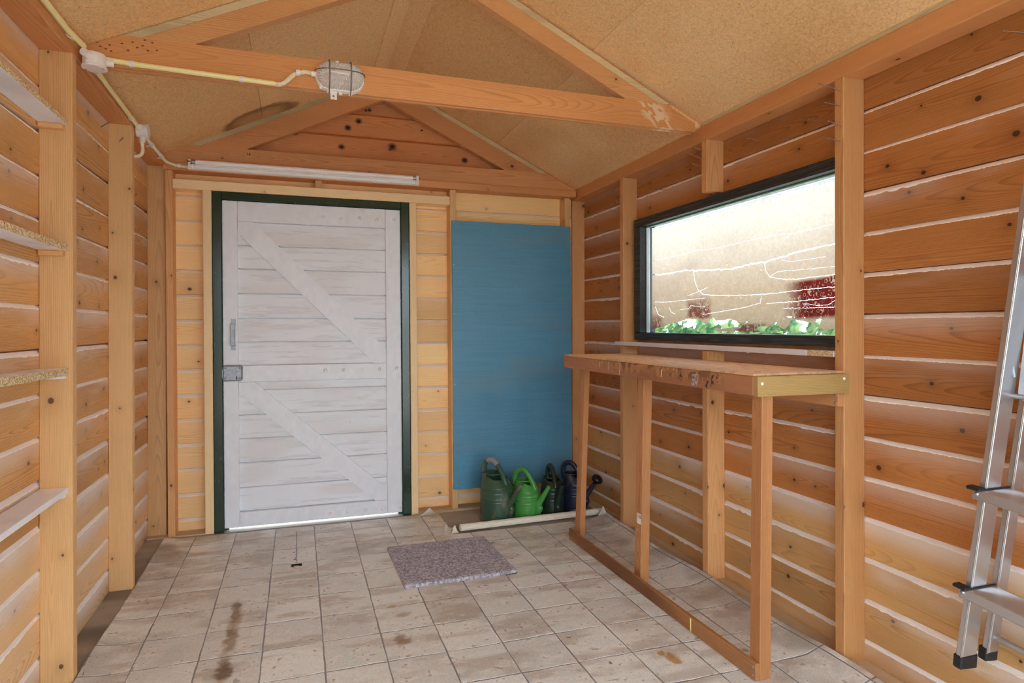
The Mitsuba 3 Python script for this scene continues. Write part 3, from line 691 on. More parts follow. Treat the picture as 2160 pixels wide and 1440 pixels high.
for (z, xs) in ((1.94, (.155, .267, .382, .493, .602)), (.966, (.163, .275, .390, .501, .613)), (.052, (.182, .292, .405, .518, .630))):
    for x in xs:
        m = xf(bolt, rot([1, 0, 0], PI / 2)); m.apply_translation((x - .0062 * (z - 1), DY, z + rng.normal(0, .002)))
        put('bolt', m, 'm_whitepaint', 'door_1', 30)
hx, hd = -.3755, DY
h = put('pull_handle', bevel_at((hx - .0125, hd - .036, 1.128), (hx + .0125, hd - .030, 1.258), .002), 'm_galv', 'door_1', label='grey metal pull handle')
for (za, zc) in ((1.245, 1.290), (1.100, 1.141)):
    put('foot', bevel_at((hx - .0125, hd - .004, za + (0.017 if za > 1.2 else 0)), (hx + .0125, hd, zc - (0 if za > 1.2 else .017)), .001), 'm_galv', h)
    zz = 1.255 if za > 1.2 else 1.131
    put('leg', bevel_at((hx - .0125, hd - .034, zz - .0035), (hx + .0125, hd - .001, zz + .0035), .001), 'm_galv', h)
lk = put('lock_case', bevel_at((-.4345, hd - .024, .912), (-.322, hd, 1.010), .010), 'm_galv', 'door_1', label='grey metal rim lock case')
put('rim', bevel_at((-.428, hd - .0262, .919), (-.330, hd - .022, 1.003), .006), 'm_galv', lk)
for (x, z) in ((-.418, .932), (-.418, .992), (-.338, .930), (-.338, .993)):
    m = xf(bolt, M4(t=(0, 0, 0)) @ rot([1, 0, 0], PI / 2)); m.apply_scale(.45); m.apply_translation((x, hd - .0262, z)); put('screw', m, 'm_steel', lk, 30)
put('keyhole', xf(cyl(.0022, .003, 10), M4(t=(-.360, hd - .0265, .968)) @ rot([1, 0, 0], PI / 2)), 'm_hole', lk)
put('scuff', bevel_at((-.357, hd - .0266, .922), (-.352, hd - .0260, .944), .0004), 'm_hole', lk)
put('bolt_end', bevel_at((-.4372, hd - .016, .935), (-.4335, hd - .006, .985), .001), 'm_steel', lk)
bx('threshold', 'm_aludull', (-.434, YBI - .030, -.012), (.646, YBI + .004, .004), 'door_1', 'x', .003, RACK, label='metal threshold strip')

# ================================================================== WINDOW
tag('window_1', 'wide black-framed window with cracked peeling film', kind='structure'); taken.add('window_1')
FX = 1.955
GY0, GY1, GZ0, GZ1 = 1.90, 3.345, 1.2035, 1.842
wf = dict(parent='window_1')
bx('frame_rail', 'm_blackpaint', (FX, WY0, GZ1 + .003), (XR + .06, WY1 - .002, WZ1), ax='y', ch=.003, label='black painted top rail', **wf)
bx('frame_rail', 'm_blackpaint', (FX, WY0, WZ0), (XR + .06, WY1 - .002, GZ0), ax='y', ch=.003, label='black painted bottom rail', **wf)
bx('frame_post', 'm_blackpaint', (FX, 3.392, GZ0), (XR + .06, WY1 - .002, GZ1 + .003), ax='z', ch=.003, label='black painted post', **wf)
bx('frame_post', 'm_blackpaint', (FX, WY0, GZ0), (XR + .06, WY0 + .012, GZ1 + .003), ax='z', ch=.003, label='black painted post', **wf)
bx('glazing_bead', 'm_greenline', (XR - .006, WY0 + .012, GZ1 - .004), (XR + .018, 3.392, GZ1 + .003), ax='y', ch=.002, label='green painted glazing bead', **wf)
bx('glazing_bead', 'm_jamb', (XR - .006, 3.384, GZ0), (XR + .018, 3.3915, GZ1 - .004), ax='z', ch=.002, label='pale glazing bead', **wf)
PX = XR + .024          # film plane, just inside the pane
put('pane', trimesh.Trimesh([[PX + .004, WY0 + .005, GZ0 - .004], [PX + .004, 3.40, GZ0 - .004], [PX + .004, 3.40, GZ1 + .004], [PX + .004, WY0 + .005, GZ1 + .004]], [[0, 1, 2], [0, 2, 3]], process=False), 'm_glass', 'window_1', label='clear glass pane')
def W(px, py):
    """crop coordinates of the photograph's window region -> (y, z) on the film plane"""
    U, V = 1340 + px / 3.7884, 360 + py / 3.7884
    d = _r * (U - 1080) / F_PX + _f - _up * (V - CY) / F_PX
    dx = _r * (U - 1080) / F_PX * math.cos(ROLL) + 0
    t = PX / d[0]; return (d[1] * t, EYE + d[2] * t)
cr = [([(80, 838), (240, 828), (390, 800), (480, 802), (640, 795), (790, 785), (920, 750), (1030, 735), (1150, 700), (1270, 660), (1400, 630), (1640, 580)], 6.0),
      ([(465, 805), (475, 880), (500, 950), (540, 990), (600, 998), (800, 1000), (1000, 990), (1150, 978), (1300, 960), (1450, 945), (1640, 925)], 3.0),
      ([(1030, 745), (1045, 810), (1075, 850), (1150, 868), (1280, 870), (1400, 855), (1640, 828)], 3.0),
      ([(1090, 840), (1130, 815), (1220, 795), (1235, 803), (1400, 785), (1640, 763)], 1.6),
      ([(95, 725), (240, 705), (400, 665), (490, 640), (600, 630), (760, 595), (920, 558), (1080, 525), (1180, 508), (1230, 508)], 1.6),
      ([(1195, 550), (1240, 512), (1330, 488), (1450, 465), (1575, 430)], 2.4), ([(1170, 700), (1180, 720), (1230, 730), (1350, 715), (1520, 690)], 1.3),
      ([(100, 1050), (250, 1050), (400, 1035), (470, 1028), (560, 1020)], 1.6), ([(130, 1055), (160, 1090), (185, 1150), (230, 1172)], 2.8),
      ([(1050, 1065), (1180, 1055), (1290, 1048), (1450, 1030), (1640, 1008)], 2.4), ([(540, 1150), (700, 1125), (850, 1100), (1000, 1060), (1008, 1000)], 1.8),
      ([(1340, 1068), (1390, 1068), (1440, 1080), (1540, 1075), (1640, 1010)], 1.6), ([(1180, 1100), (1400, 1100), (1640, 1090)], 2.0),
      ([(360, 1110), (430, 1105), (440, 1080), (500, 1085), (560, 1090)], 1.4), ([(120, 1150), (140, 1190), (150, 1215)], 1.8), ([(270, 1090), (285, 1130), (320, 1148)], 1.5), ([(420, 1000), (500, 970), (580, 935)], 1.3), ([(1250, 300), (1330, 265), (1240, 285)], .8)]
holes = []
for (pts, hw) in cr:
    q = np.array(pts, float); L = LineString(q); n = max(8, int(L.length / 14)); P = np.array([L.interpolate(t, normalized=True).coords[0] for t in np.linspace(0, 1, n)])
    P[1:-1, 1] += rng.normal(0, hw * .55, n - 2)
    wv = np.array([W(*p) for p in P]); ws = hw / 3.7884 / 1340 * 2.7
    holes.append(unary_union([LineString(wv[k:k + 2]).buffer(ws * rng.uniform(.6, 1.25), quad_segs=2) for k in range(n - 1)]))
low = [(60, 1330), (70, 1288), (150, 1265), (240, 1240), (330, 1215), (420, 1185), (500, 1188), (560, 1220), (585, 1215), (600, 1190), (620, 1172), (640, 1198), (700, 1198), (760, 1185), (800, 1200), (835, 1225), (835, 1245), (890, 1205), (900, 1212), (855, 1240), (840, 1262), (800, 1250), (720, 1262), (640, 1262), (640, 1280), (700, 1286), (800, 1280), (850, 1290), (1000, 1286), (960, 1270), (1000, 1240), (1060, 1248), (1130, 1212), (1150, 1250), (1190, 1272), (1225, 1240), (1245, 1192), (1290, 1196), (1350, 1205), (1430, 1228), (1450, 1190), (1490, 1188), (1480, 1215), (1460, 1265), (1520, 1272), (1590, 1268), (1600, 1240), (1660, 1230), (1660, 1330)]
lowp = []
for k in range(len(low) - 1):
    a, b = np.array(low[k], float), np.array(low[k + 1], float); n = max(1, int(np.linalg.norm(b - a) / 12))
    for t in range(n): lowp.append(a + (b - a) * t / n + (rng.normal(0, 2.5, 2) if t else 0))
lowp.append(np.array(low[-1]))
holes.append(Polygon([W(*p) for p in lowp]).buffer(0))
holes.append(Polygon([W(*p) for p in [(1208, 1168), (1235, 1165), (1275, 1172), (1262, 1183), (1225, 1180)]]))
for _ in range(14):
    c = W(rng.uniform(90, 1600), rng.uniform(700, 1180)); r = rng.uniform(.001, .0035)
    holes.append(Point(c).buffer(r, quad_segs=2))
sheet = sbox(WY0 + .012, GZ0 + .0005, 3.372, GZ1 - .004)
topedge = [(y, GZ1 - .010 + .004 * math.sin(y * 60) * math.sin(y * 23)) for y in np.linspace(1.88, 3.40, 90)]
sheet = sheet.intersection(Polygon(topedge + [(3.40, 1.1), (1.88, 1.1)]).buffer(0))
filmp = sheet.difference(unary_union(holes)).buffer(0)
fv, ff = [], []
for gpoly in (filmp.geoms if hasattr(filmp, 'geoms') else [filmp]):
    if gpoly.area < 2e-6: continue
    v, f = trimesh.creation.triangulate_polygon(gpoly.simplify(.0003), engine='earcut')
    ff.append(np.asarray(f) + sum(len(q) for q in fv)); fv.append(np.asarray(v))
fv, ff = np.vstack(fv), np.vstack(ff)
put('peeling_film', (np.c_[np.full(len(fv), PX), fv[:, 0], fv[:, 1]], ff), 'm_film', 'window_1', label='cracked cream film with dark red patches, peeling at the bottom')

# ivy outside the pane
ivy = thing('ivy', 'green ivy leaves growing outside behind the bottom of the window', 'ivy')
lfo = np.array([(0, -.3), (.10, -.5), (.42, -.42), (.34, -.12), (.52, .12), (.24, .22), (0, .62), (-.24, .22), (-.52, .12), (-.34, -.12), (-.42, -.42), (-.10, -.5)])
lv, lf = trimesh.creation.triangulate_polygon(Polygon(lfo), engine='earcut'); lv = np.asarray(lv)
NLEAF = 170
for k in range(NLEAF):
    s = rng.uniform(.045, .085); a = rng.uniform(0, 2 * PI)
    P = np.c_[lv * s, -.30 * s * (np.abs(lv[:, 0]) ** 1.5) * 2 + .1 * s * lv[:, 1] ** 2]
    R = aim((-1, rng.normal(0, .35), rng.uniform(.1, .9)))[:3, :3] @ rot([0, 0, 1], a)[:3, :3]
    P = P @ R.T + np.array([rng.uniform(2.105, 2.22), 1.94 + 1.68 * (k + rng.uniform(-.5, .5)) / NLEAF, rng.uniform(1.165, 1.262)])
    put('leaf', (P, np.asarray(lf)), 'm_leaf', ivy, True)
stem = spline([(2.165, 1.80 + .2 * q, 1.19 + .02 * math.sin(q * 2.2)) for q in range(9)], 50)
put('stem', tubemesh(stem, .005, 6), 'm_leaf', ivy, True)

# window sill shelf
sl = put('sill', cat(bevel_at((1.899, 1.874, 1.1245), (1.9040, 3.602, 1.1465), .001), bevel_at((1.9041, 1.876, 1.1245), (FX - .003, 3.502, 1.1465), .001)), 'm_melamine', 'window_1', label='white laminated sill board')
put('edge_band', bevel_at((1.8975, 2.0, 1.1248), (1.8992, 3.602, 1.1462), .0004), 'm_edgeband', sl)
put('bare_edge', bevel_at((1.8982, 1.872, 1.1248), (1.8992, 2.0, 1.1462), .0004), 'm_chipedge', sl)

# ================================================================== BLUE PANEL
polyM = upright(YBI - .010, .01)
b = nextid()
pm = trimesh.creation.box(bounds=[[.987, YBI - .0115, .1415], [1.858, YBI - .0005, 1.957]])
scene['hardboard_panel'] = mikit.ply((RACK(np.asarray(pm.vertices)), np.asarray(pm.faces)), 'm_blue'); taken.add('hardboard_panel')
tag('hardboard_panel', 'tall teal blue painted board fixed to the back wall right of the door', 'panel')

for (x, z) in ((.998, 1.66), (1.0, 1.33), (1.002, .85), (1.003, .17), (1.0, 1.945), (1.36, 1.952)):
    put('nail_head', xf(cyl(.0028, .0012, 10), M4(t=(x - .0062 * (z - 1), YBI - .012, z)) @ rot([1, 0, 0], PI / 2)), 'm_lampwhite', 'hardboard_panel')

# ================================================================== SHELVES ON THE LEFT
SY0, SY1 = 1.797, 2.593
def shelf(z0, z1, edge, label, tilt=0.0, cleat=(.018, .055), cl_mat='m_stud_right'):
    t = thing('wall_shelf', label, 'shelf', 'shelves between the posts of the left wall')
    x1 = XLI - .014
    m = bevel_at((XL + .002, SY0, z0), (x1, SY1, z1), .001)
    V = np.asarray(m.vertices); V[:, 2] += tilt * (SY1 - V[:, 1]); put('board', (V, np.asarray(m.faces)), 'm_melamine', t, label='white laminated board')
    e = bevel_at((x1 - .0004, SY0, z0 + .0004), (x1 + .0012, SY1, z1 - .0004), .0003)
    V = np.asarray(e.vertices); V[:, 2] += tilt * (SY1 - V[:, 1]); put('front_edge', (V, np.asarray(e.faces)), edge, t, label='bare chipboard front edge' if edge == 'm_chipedge' else 'white front edge')
    for (a, c) in ((SY1 - .024, SY1), (SY0, SY0 + .024)):
        bx('cleat', cl_mat, (XL + .004, a, z0 - cleat[0] - .0005), (x1 - .008 if cleat[1] > .05 else x1 - .004, c, z0 - .0005), t, 'x')
shelf(1.9445, 1.9625, 'm_chipedge', 'topmost white shelf board on the left wall seen from below', 0.0)
shelf(1.506, 1.5285, 'm_chipedge', 'second shelf from the top on the left wall with a raw chipboard edge', .004)
shelf(1.0725, 1.0985, 'm_chipedge', 'third shelf from the top on the left wall with a thick chipboard edge', .012, (.010, .04), 'm_whitepaint')
shelf(.663, .683, 'm_edgeband', 'lowest white shelf board on the left wall with a white edge', 0.0, (.012, .04), 'm_whitepaint')

# ================================================================== WORKBENCH
wb = thing('workbench', 'rough timber workbench with three front legs under the window', 'workbench')
bx('front_board', 'm_benchfront', (1.500, 1.8285, .998), (1.526, 3.492, 1.0660), wb, 'y', .003, label='front board smeared with old paint')
e = bx('end_board', 'm_treated', (1.500, 1.803, .996), (1.9035, 1.8275, 1.0665), wb, 'x', .0025, label='pale greenish end board')
scr = lathe([(0, .0022), (.0035, .002), (.0058, .0004), (.006, 0), (0, 0)], 14)
for (x, z) in ((1.518, 1.042), (1.880, 1.050)):
    m = xf(scr, rot([1, 0, 0], PI / 2)); m.apply_translation((x, 1.803, z)); put('screw', m, 'm_lampwhite', e, 30)
tv = bevel_at((1.5015, 1.8285, 1.0668), (1.9035, 3.485, 1.0755), .001)
key = nextid(); finish('top', chbox(1.656, .402, .0085, .001), (1.656, .402, .0085), 'm_benchtop', wb, np.array([[0, 1, 0, 1.5015], [1, 0, 0, 1.8285], [0, 0, 1, 1.0668], [0, 0, 0, 1.]]), label='worn plywood top')
def leg(x0, x1, y0, y1, lx, mat='m_bench'):
    """leg whose top is shifted by lx"""
    L = .9975; c = chbox(L, x1 - x0, y1 - y0, .003); M = np.array([[0, 1, 0, x0], [0, 0, 1, y0], [1, 0, 0, .0005], [0, 0, 0, 1.]])
    def fn(v): v = v.copy(); v[:, 0] += lx * v[:, 2]; return v
    return finish('leg', c, (L, x1 - x0, y1 - y0), mat, wb, M, fn)
leg(1.527, 1.5745, 1.8285, 1.884, .012)
lg = leg(1.557, 1.604, 2.700, 2.762, .022)
leg(1.560, 1.5945, 3.400, 3.468, .034)
put('sticker', trimesh.creation.box(bounds=[[1.5625, 2.704, .285], [1.5632, 2.742, .335]]), 'm_sticker', lg, label='white barcode sticker')
def fnr(v):
    v = v.copy(); v[:, 0] += -.0075 * (v[:, 1] - 1.83); return v
rl = bx('bottom_rail', 'm_rail', (1.509, 1.8285, .0015), (1.5268, 3.418, .0625), wb, 'y', .003, fnr, label='dark brown bottom rail')
for z in (.018, .046):
    m = xf(scr, rot([0, 1, 0], -PI / 2)); m.apply_translation((1.5088, 1.845, z)); put('screw', m, 'm_steel', rl, 30)
put('paint_mark', bevel_at((1.5045, 2.208, .004), (1.5062, 2.214, .058), .0004), 'm_pvc', rl, label='short pale yellow stroke')
lb = bx('ledger', 'm_bench', (1.877, 1.8285, .944), (1.9048, 3.492, .9975), wb, 'y', .002, label='ledger board fixed along the wall')
for z in (.957, .986):
    m = xf(scr, rot([0, 1, 0], -PI / 2)); m.apply_translation((1.877, 1.842, z)); put('screw', m, 'm_steel', lb, 30)

# ================================================================== DOORMAT
Lm, Wm = .570, .572
def matmesh():
    n = 60; xs = np.r_[0, np.linspace(.012, .988, n), 1]; X, Y = np.meshgrid(xs, xs, indexing='ij')
    ed = np.minimum(np.minimum(X, 1 - X), np.minimum(Y, 1 - Y)); top = np.where(ed < 1e-9, 0, np.clip(.7 + ed * 12, 0, 1))
    P = np.stack([X * Lm, Y * Wm, X * 0], -1).reshape(-1, 3)
    nz = meshkit.noise(P * 260, 3) * .6 + meshkit.noise(P * 110, 5) * .4
    h = top.ravel() * (.015 + .004 * nz); P[:, 2] = h
    # gentle curl of the near right corner
    P[:, 2] += .006 * np.clip((P[:, 0] / Lm - .75) * 4, 0, 1) ** 2 * np.clip((.3 - P[:, 1] / Wm) * 3.3, 0, 1)
    N = n + 2; i, j = np.meshgrid(np.arange(N - 1), np.arange(N - 1), indexing='ij'); a = (i * N + j).ravel(); q = np.stack([a, a + N, a + N + 1, a + 1], 1)
    return trimesh.Trimesh(P, np.vstack([q[:, [0, 1, 2]], q[:, [0, 2, 3]]]), process=False)
mm = matmesh(); mm.apply_transform(M4(t=(.473, 3.008, .0016)) @ rot([0, 0, 1], .015))
dm = thing('doormat', 'grey flecked carpet doormat lying on the tiled floor', 'doormat')
put('pile', mm, 'm_mat', dm, 30)
bt = trimesh.creation.box(bounds=[[.004, .004, 0], [Lm - .004, Wm - .004, .004]]); bt.apply_transform(M4(t=(.473, 3.008, .0008)) @ rot([0, 0, 1], .015)); put('backing', bt, 'm_black', dm)

# ================================================================== ROLLED-UP VINYL
def rollmesh(L, r0, turns=2.6, n=70, t=.0022):
    th = np.linspace(0, turns * 2 * PI, n); r = r0 - .0035 * (turns * 2 * PI - th) / (2 * PI)
    path = np.c_[r * np.cos(th), r * np.sin(th)]; tang = np.gradient(path, axis=0); tang /= np.linalg.norm(tang, axis=1, keepdims=True)
    nr = np.c_[tang[:, 1], -tang[:, 0]]; o, i_ = path + nr * t / 2, path - nr * t / 2
    V, Fc = [], []
    for x in (0, L):
        for q in (o, i_):
            for p in q: V.append((x, p[0], p[1]))
    def S4(a, b, c, d): Fc.extend([(a, b, c), (a, c, d)])
    for k in range(n - 1):
        S4(k, k + 1, 2 * n + k + 1, 2 * n + k); S4(n + k + 1, n + k, 3 * n + k, 3 * n + k + 1)
        S4(k + 1, k, n + k, n + k + 1); S4(2 * n + k, 2 * n + k + 1, 3 * n + k + 1, 3 * n + k)
    return trimesh.Trimesh(np.array(V), Fc, process=False)
ra, rb = np.array([.925, 3.742, .0250]), np.array([1.896, 3.782, .0250]); dd = rb - ra
rm = rollmesh(np.linalg.norm(dd), .0215)
rm.apply_transform(M4(t=ra) @ rot([0, 0, 1], math.atan2(dd[1], dd[0])))
vr = thing('vinyl_roll', 'cream rolled-up strip of floor vinyl lying in front of the watering cans', 'vinyl roll')
put('rolled_strip', rm, 'm_vinylback', vr, 40)

# ================================================================== WATERING CANS
def watering_can(name, label, mat, c, az, a, b, H, hh, reach, tipz, tape=False, rose=False, ribs=((.45, .5), (.57, .5))):
    t = thing(name, label, 'watering can', 'watering cans lined up by the blue panel')
    K = 56
    def prof(off=0.0):
        P = [(0, 0 + off), (a * .90 - off, 0 + off), (a * .97 - off, .006 + off)]
        zz = np.linspace(.012, H * .80, 46)
        for z in zz:
            r = a * (1.0 - .035 * (z / H))
            if not off:
                for q in (.10, .44, .50, .62, .68): r += .0016 * math.exp(-((z / H - q) / .012) ** 2) - .0012 * math.exp(-((z / H - q - .02) / .010) ** 2)
                if z / H < .09: r += .003
            P.append((r - off, z))
        for q in np.linspace(0, 1, 12)[1:]:
            P.append(((a * .972 - off) * math.cos(q * PI / 2 * .985) + .0, H * .80 + (H * .20 - off) * math.sin(q * PI / 2)))
        P[-1] = (0, H - off); return P
    def ell(cx, ra, rb, z):
        return [(cx + ra * math.cos(q), rb * math.sin(q), z) for q in np.arange(48) * 2 * PI / 48]
    def hullp(pts): return m3.Manifold.hull_points(np.array(pts, np.float64))
    def top(off, zt):
        return hullp(ell(0, a * .955 - off, b * .955 - off, H * .70) + ell(-.02 * a, a * .93 - off, b * .93 - off, H * .76) + ell(-a * .24, a * .66 - off, b * .72 - off, zt - .012) + ell(-a * .26, a * .60 - off, b * .66 - off, zt))
    lo = tman(lathe(prof(), K)).scale((1, b / a, 1)).trim_by_plane((0, 0, -1), -H * .72); li = tman(lathe(prof(.004), K)).scale((1, b / a, 1)).trim_by_plane((0, 0, -1), -H * .72)
    outer = lo + top(0, H)
    inner = li + top(.004, H + .01)
    body = outer - inner
    # spout: broad web at the foot, tapering tube to the mouth
    def hull(ps): return m3.Manifold.batch_hull([m3.Manifold.sphere(r, 20).translate(tuple(map(float, p))) for (p, r) in ps])
    tip = np.array([reach, 0, tipz]); base = np.array([a * .86, 0, H * .34])
    dv = (tip - base) / np.linalg.norm(tip - base)
    web = hull([((a * .80, 0, .030), .020), ((a * .80, 0, H * .52), .018), ((a * 1.12, 0, H * .30), .019), ((a * .98, 0, .05), .019)])
    sp = hull([(base + dv * .01, .023), (base + dv * (np.linalg.norm(tip - base) * .5), .0165), (tip - dv * .012, .0125)]) + hull([(tip - dv * .030, .0135), (tip - dv * .006, .0140)])
    spout = web + sp
    plane = aim(dv); cutc = tman(xf(cyl(.05, .06, 24), M4(t=tip + dv * .03) @ plane)); bore = tman(xf(cyl(.0100, .10, 24), M4(t=tip - dv * .02) @ plane))
    spout = spout - cutc - bore - outer
    Rz = M4(t=c) @ rot([0, 0, 1], az)
    put('body', xf(mtri(body), Rz), mat, t, 35)
    s = put('spout', xf(mtri(spout), Rz), mat, t, 35)
    # opening rim
    ang = np.linspace(0, 2 * PI, 41)
    def top_z(x, y):
        q = min(1.0, math.hypot(x / (a * .972), y / (b * .972))); return H * .80 + H * .20 * math.sqrt(max(0, 1 - q * q))
    rim = np.array([(-a * .26 + a * .60 * math.cos(q), b * .66 * math.sin(q), H) for q in ang])
    put('rim', xf(tubemesh(rim, .0042, 8, False), Rz), mat, t, True)
    # handle arching from the back of the opening to the shoulder above the spout
    hp = spline([(-a * .90, 0, H * .86), (-a * .95, 0, H + (hh - H) * .40), (-a * .70, 0, hh - .014), (-a * .25, 0, hh - .010), (a * .22, 0, H + (hh - H) * .35), (a * .50, 0, H * .93), (a * .66, 0, H * .74)], 40)
    rr = .0145 + .008 * np.clip((np.linspace(0, 1, 40) - .75) * 4, 0, 1) + .003 * np.clip((.12 - np.linspace(0, 1, 40)) * 8, 0, 1)
    hd_ = put('handle', xf(tubemesh(hp, rr, 14, True, 1.15), Rz), mat, t, True)
    if tape: put('tape', xf(tubemesh(hp[13:24], rr[13:24] + .0009, 14, True, 1.15), Rz), 'm_tape', hd_, True, label='grey tape wrapped round the handle')
    if rose:
        pr_ = [(0, 0), (.012, 0), (.015, .010), (.030, .018), (.037, .030), (.038, .040), (.033, .052), (.020, .060), (0, .063)]
        put('rose', xf(lathe(pr_, 30), Rz @ M4(t=tip - dv * .008) @ aim(dv)), 'm_rose', t, 40, label='black sprinkler rose')
    return t
ZC = -.0040
watering_can('watering_can', 'largest watering can, dark green with grey tape round the handle', 'm_can_a', (1.211, 3.915, ZC), math.radians(-57), .109, .106, .300, .388, .205, .258, tape=True)
watering_can('watering_can', 'bright green watering can second from the left by the blue panel', 'm_can_b', (1.409, 3.895, ZC), math.radians(-46), .087, .084, .245, .318, .160, .222)
watering_can('watering_can', 'small blackish green watering can with its spout pointing forward', 'm_can_c', (1.592, 3.905, ZC), math.radians(-89), .080, .078, .248, .325, .168, .238)
watering_can('watering_can', 'dark navy watering can with a black sprinkler rose in the corner', 'm_can_d', (1.768, 3.945, ZC), math.radians(-46), .082, .078, .252, .330, .150, .205, rose=True)

# ================================================================== LADDER
LT = math.radians(4.5); cL, sL = math.cos(LT), math.sin(LT)
ML = np.eye(4); ML[:3, 0] = (0, -cL, -sL); ML[:3, 1] = (1, 0, 0); ML[:3, 2] = (0, -sL, cL); ML[:3, 3] = (0, 1.352, .268)   # local: across, into the wall, up
ld = thing('stepladder', 'folded aluminium stepladder hanging on the right wall', 'stepladder')
FL = .058; LW = .47
def stile(x0, x1, w0, h0, h1, sgn, name):
    m = chbox(.021, x1 - x0, h1 - h0, .004); V = np.asarray(m.vertices); V[:, 1] += x0; V[:, 2] += h0
    V[:, 0] += w0 - (0 if sgn > 0 else .021); V[:, 0] += sgn * FL * V[:, 2]
    k = put(name, xf(trimesh.Trimesh(V, m.faces, process=False), ML), 'm_alu', ld)
    # raised lip along the front edge
    r = chbox(.0035, .005, h1 - h0, .001); V = np.asarray(r.vertices); V[:, 1] += x0 - .002; V[:, 2] += h0
    V[:, 0] += (w0 + .0165 if sgn > 0 else w0 - .020) + sgn * FL * V[:, 2]
    put('lip', xf(trimesh.Trimesh(V, r.faces, process=False), ML), 'm_aludull', k)
    return k
for (w0, sg) in ((0.0, 1), (LW, -1)):
    stile(1.820, 1.882, w0, .0, 1.62, sg, 'front_stile'); stile(1.922, 1.966, w0 + sg * .004, .008, 1.05, sg, 'rear_stile')
    for (x0, x1, h0) in ((1.817, 1.885, -.006), (1.919, 1.969, .002)):
        f = chbox(.027, x1 - x0, .040, .004); V = np.asarray(f.vertices); V[:, 2] -= .018; V[:, 2] += np.where(V[:, 2] < 0, -.006 * (V[:, 1] / (x1 - x0)) + .0, 0)
        V[:, 1] += x0; V[:, 0] += (w0 - .003 if sg > 0 else w0 - .024) + h0 * 0; V[:, 2] += h0
        put('foot', xf(trimesh.Trimesh(V, f.faces, process=False), ML), 'm_black', ld, label='black plastic foot')
def tread(h):
    a0, a1 = FL * h - .001, LW - FL * h + .001
    prof = [(1.800, h - .027), (1.800, h - .002), (1.803, h)]
    n = 15
    for k in range(n):
        x = 1.806 + k * .0065; prof += [(x, h), (x + .0012, h - .0016), (x + .0036, h - .0016), (x + .0048, h)]
    prof += [(1.906, h), (1.906, h - .026), (1.903, h - .026), (1.903, h - .004), (1.8035, h - .004), (1.8035, h - .027)]
    m = trimesh.creation.extrude_polygon(Polygon(prof), a1 - a0, engine='earcut')
    V = np.asarray(m.vertices); P = np.c_[V[:, 2] + a0, V[:, 0], V[:, 1]]
    k = put('tread', xf(trimesh.Trimesh(P, m.faces[:, ::-1] if False else m.faces, process=True), ML), 'm_alu', ld)
    for (a, s) in ((a0, 1), (a1, -1)):
        w = a + s * .021
        c = cat(bevel_at((min(w, w + s * .006), 1.803, h - .001), (max(w, w + s * .006), 1.912, h + .0035), .001),
                bevel_at((min(a - s * .014, a + s * .026), 1.789, h - .004), (max(a - s * .014, a + s * .026), 1.817, h + .006), .003))
        put('end_cap', xf(c, ML), 'm_black', k, label='black plastic end cap')
        rv = xf(lathe([(0, .004), (.004, .0035), (.0065, .001), (.007, 0), (0, 0)], 14), rot([0, 1, 0], 0)); rv = xf(rv, rot([1, 0, 0], PI / 2)); rv.apply_translation((a + s * .010, 1.800, h - .014))
        put('rivet', xf(rv, ML), 'm_steel', k, 30)
    lipm = bevel_at((a0, 1.799, h - .030), (a1, 1.8035, h - .0265), .0008); put('lower_lip', xf(lipm, ML), 'm_aludull', k)
tread(.226); tread(.520)
rt = cyl(.0095, LW - .02, 20); rt.apply_transform(rot([0, 1, 0], PI / 2)); rt.apply_translation((LW / 2, 1.944, .058)); put('rear_crossbar', xf(rt, ML), 'm_aludull', ld, 30, label='grey tube between the rear stiles')
# folded platform between the stiles with its pivot rod
def rrect(w, h, r): return Polygon([(r, r), (w - r, r), (w - r, h - r), (r, h - r)]).buffer(r, quad_segs=6)
pp = rrect(.33, .34, .028); pin = rrect(.27, .28, .02)
pm_ = trimesh.creation.extrude_polygon(pp, .006, engine='earcut'); rim_ = trimesh.creation.extrude_polygon(pp.buffer(.0).difference(pp.buffer(-.012)), .018, engine='earcut')
pin_ = trimesh.creation.extrude_polygon(Polygon(pin.exterior.coords).difference(pin.buffer(-.006)), .003, engine='earcut'); pin_.apply_translation((.03, .03, -.003))
pk = cat(pm_, rim_, pin_)
V = np.asarray(pk.vertices); P = np.c_[V[:, 0] + .0785, V[:, 2] + 1.872 + .05 * V[:, 1], V[:, 1] + .775]
pf = put('platform', xf(trimesh.Trimesh(P, pk.faces, process=False), ML), 'm_bracket', ld, label='grey plastic folded platform')
pv = cyl(.0075, .36, 18); pv.apply_transform(rot([0, 1, 0], PI / 2)); pv.apply_translation((LW / 2, 1.872, .787)); put('pivot_rod', xf(pv, ML), 'm_steel', pf, 30)
strap = spline([(.070, 1.862, 1.02), (.062, 1.858, .97), (.064, 1.858, .90), (.074, 1.862, .84)], 24); put('strap', xf(tubemesh(strap, .0035, 8), ML), 'm_bracket', pf, True)
hk = xf(cyl(.004, .10, 12), rot([0, 1, 0], PI / 2)); hk = xf(cyl(.004, .19, 12), rot([1, 0, 0], PI / 2)); hk.apply_translation((LW / 2, 1.91, 1.60))
put('top_bar', xf(xf(cyl(.011, LW - 2 * FL * 1.6 - .03, 16), M4(t=(LW / 2, 1.851, 1.605)) @ rot([0, 1, 0], PI / 2)), ML), 'm_alu', ld, 30)
hkm = tubemesh(spline([(2.004, 1.0, 1.905), (1.90, 1.0, 1.90), (1.835, 1.0, 1.90), (1.825, 1.0, 1.93)], 20), .005, 10)
wh = thing('wall_hook', 'steel wall hook that carries the stepladder', 'hook'); put('rod', hkm, 'm_steel', wh, True)

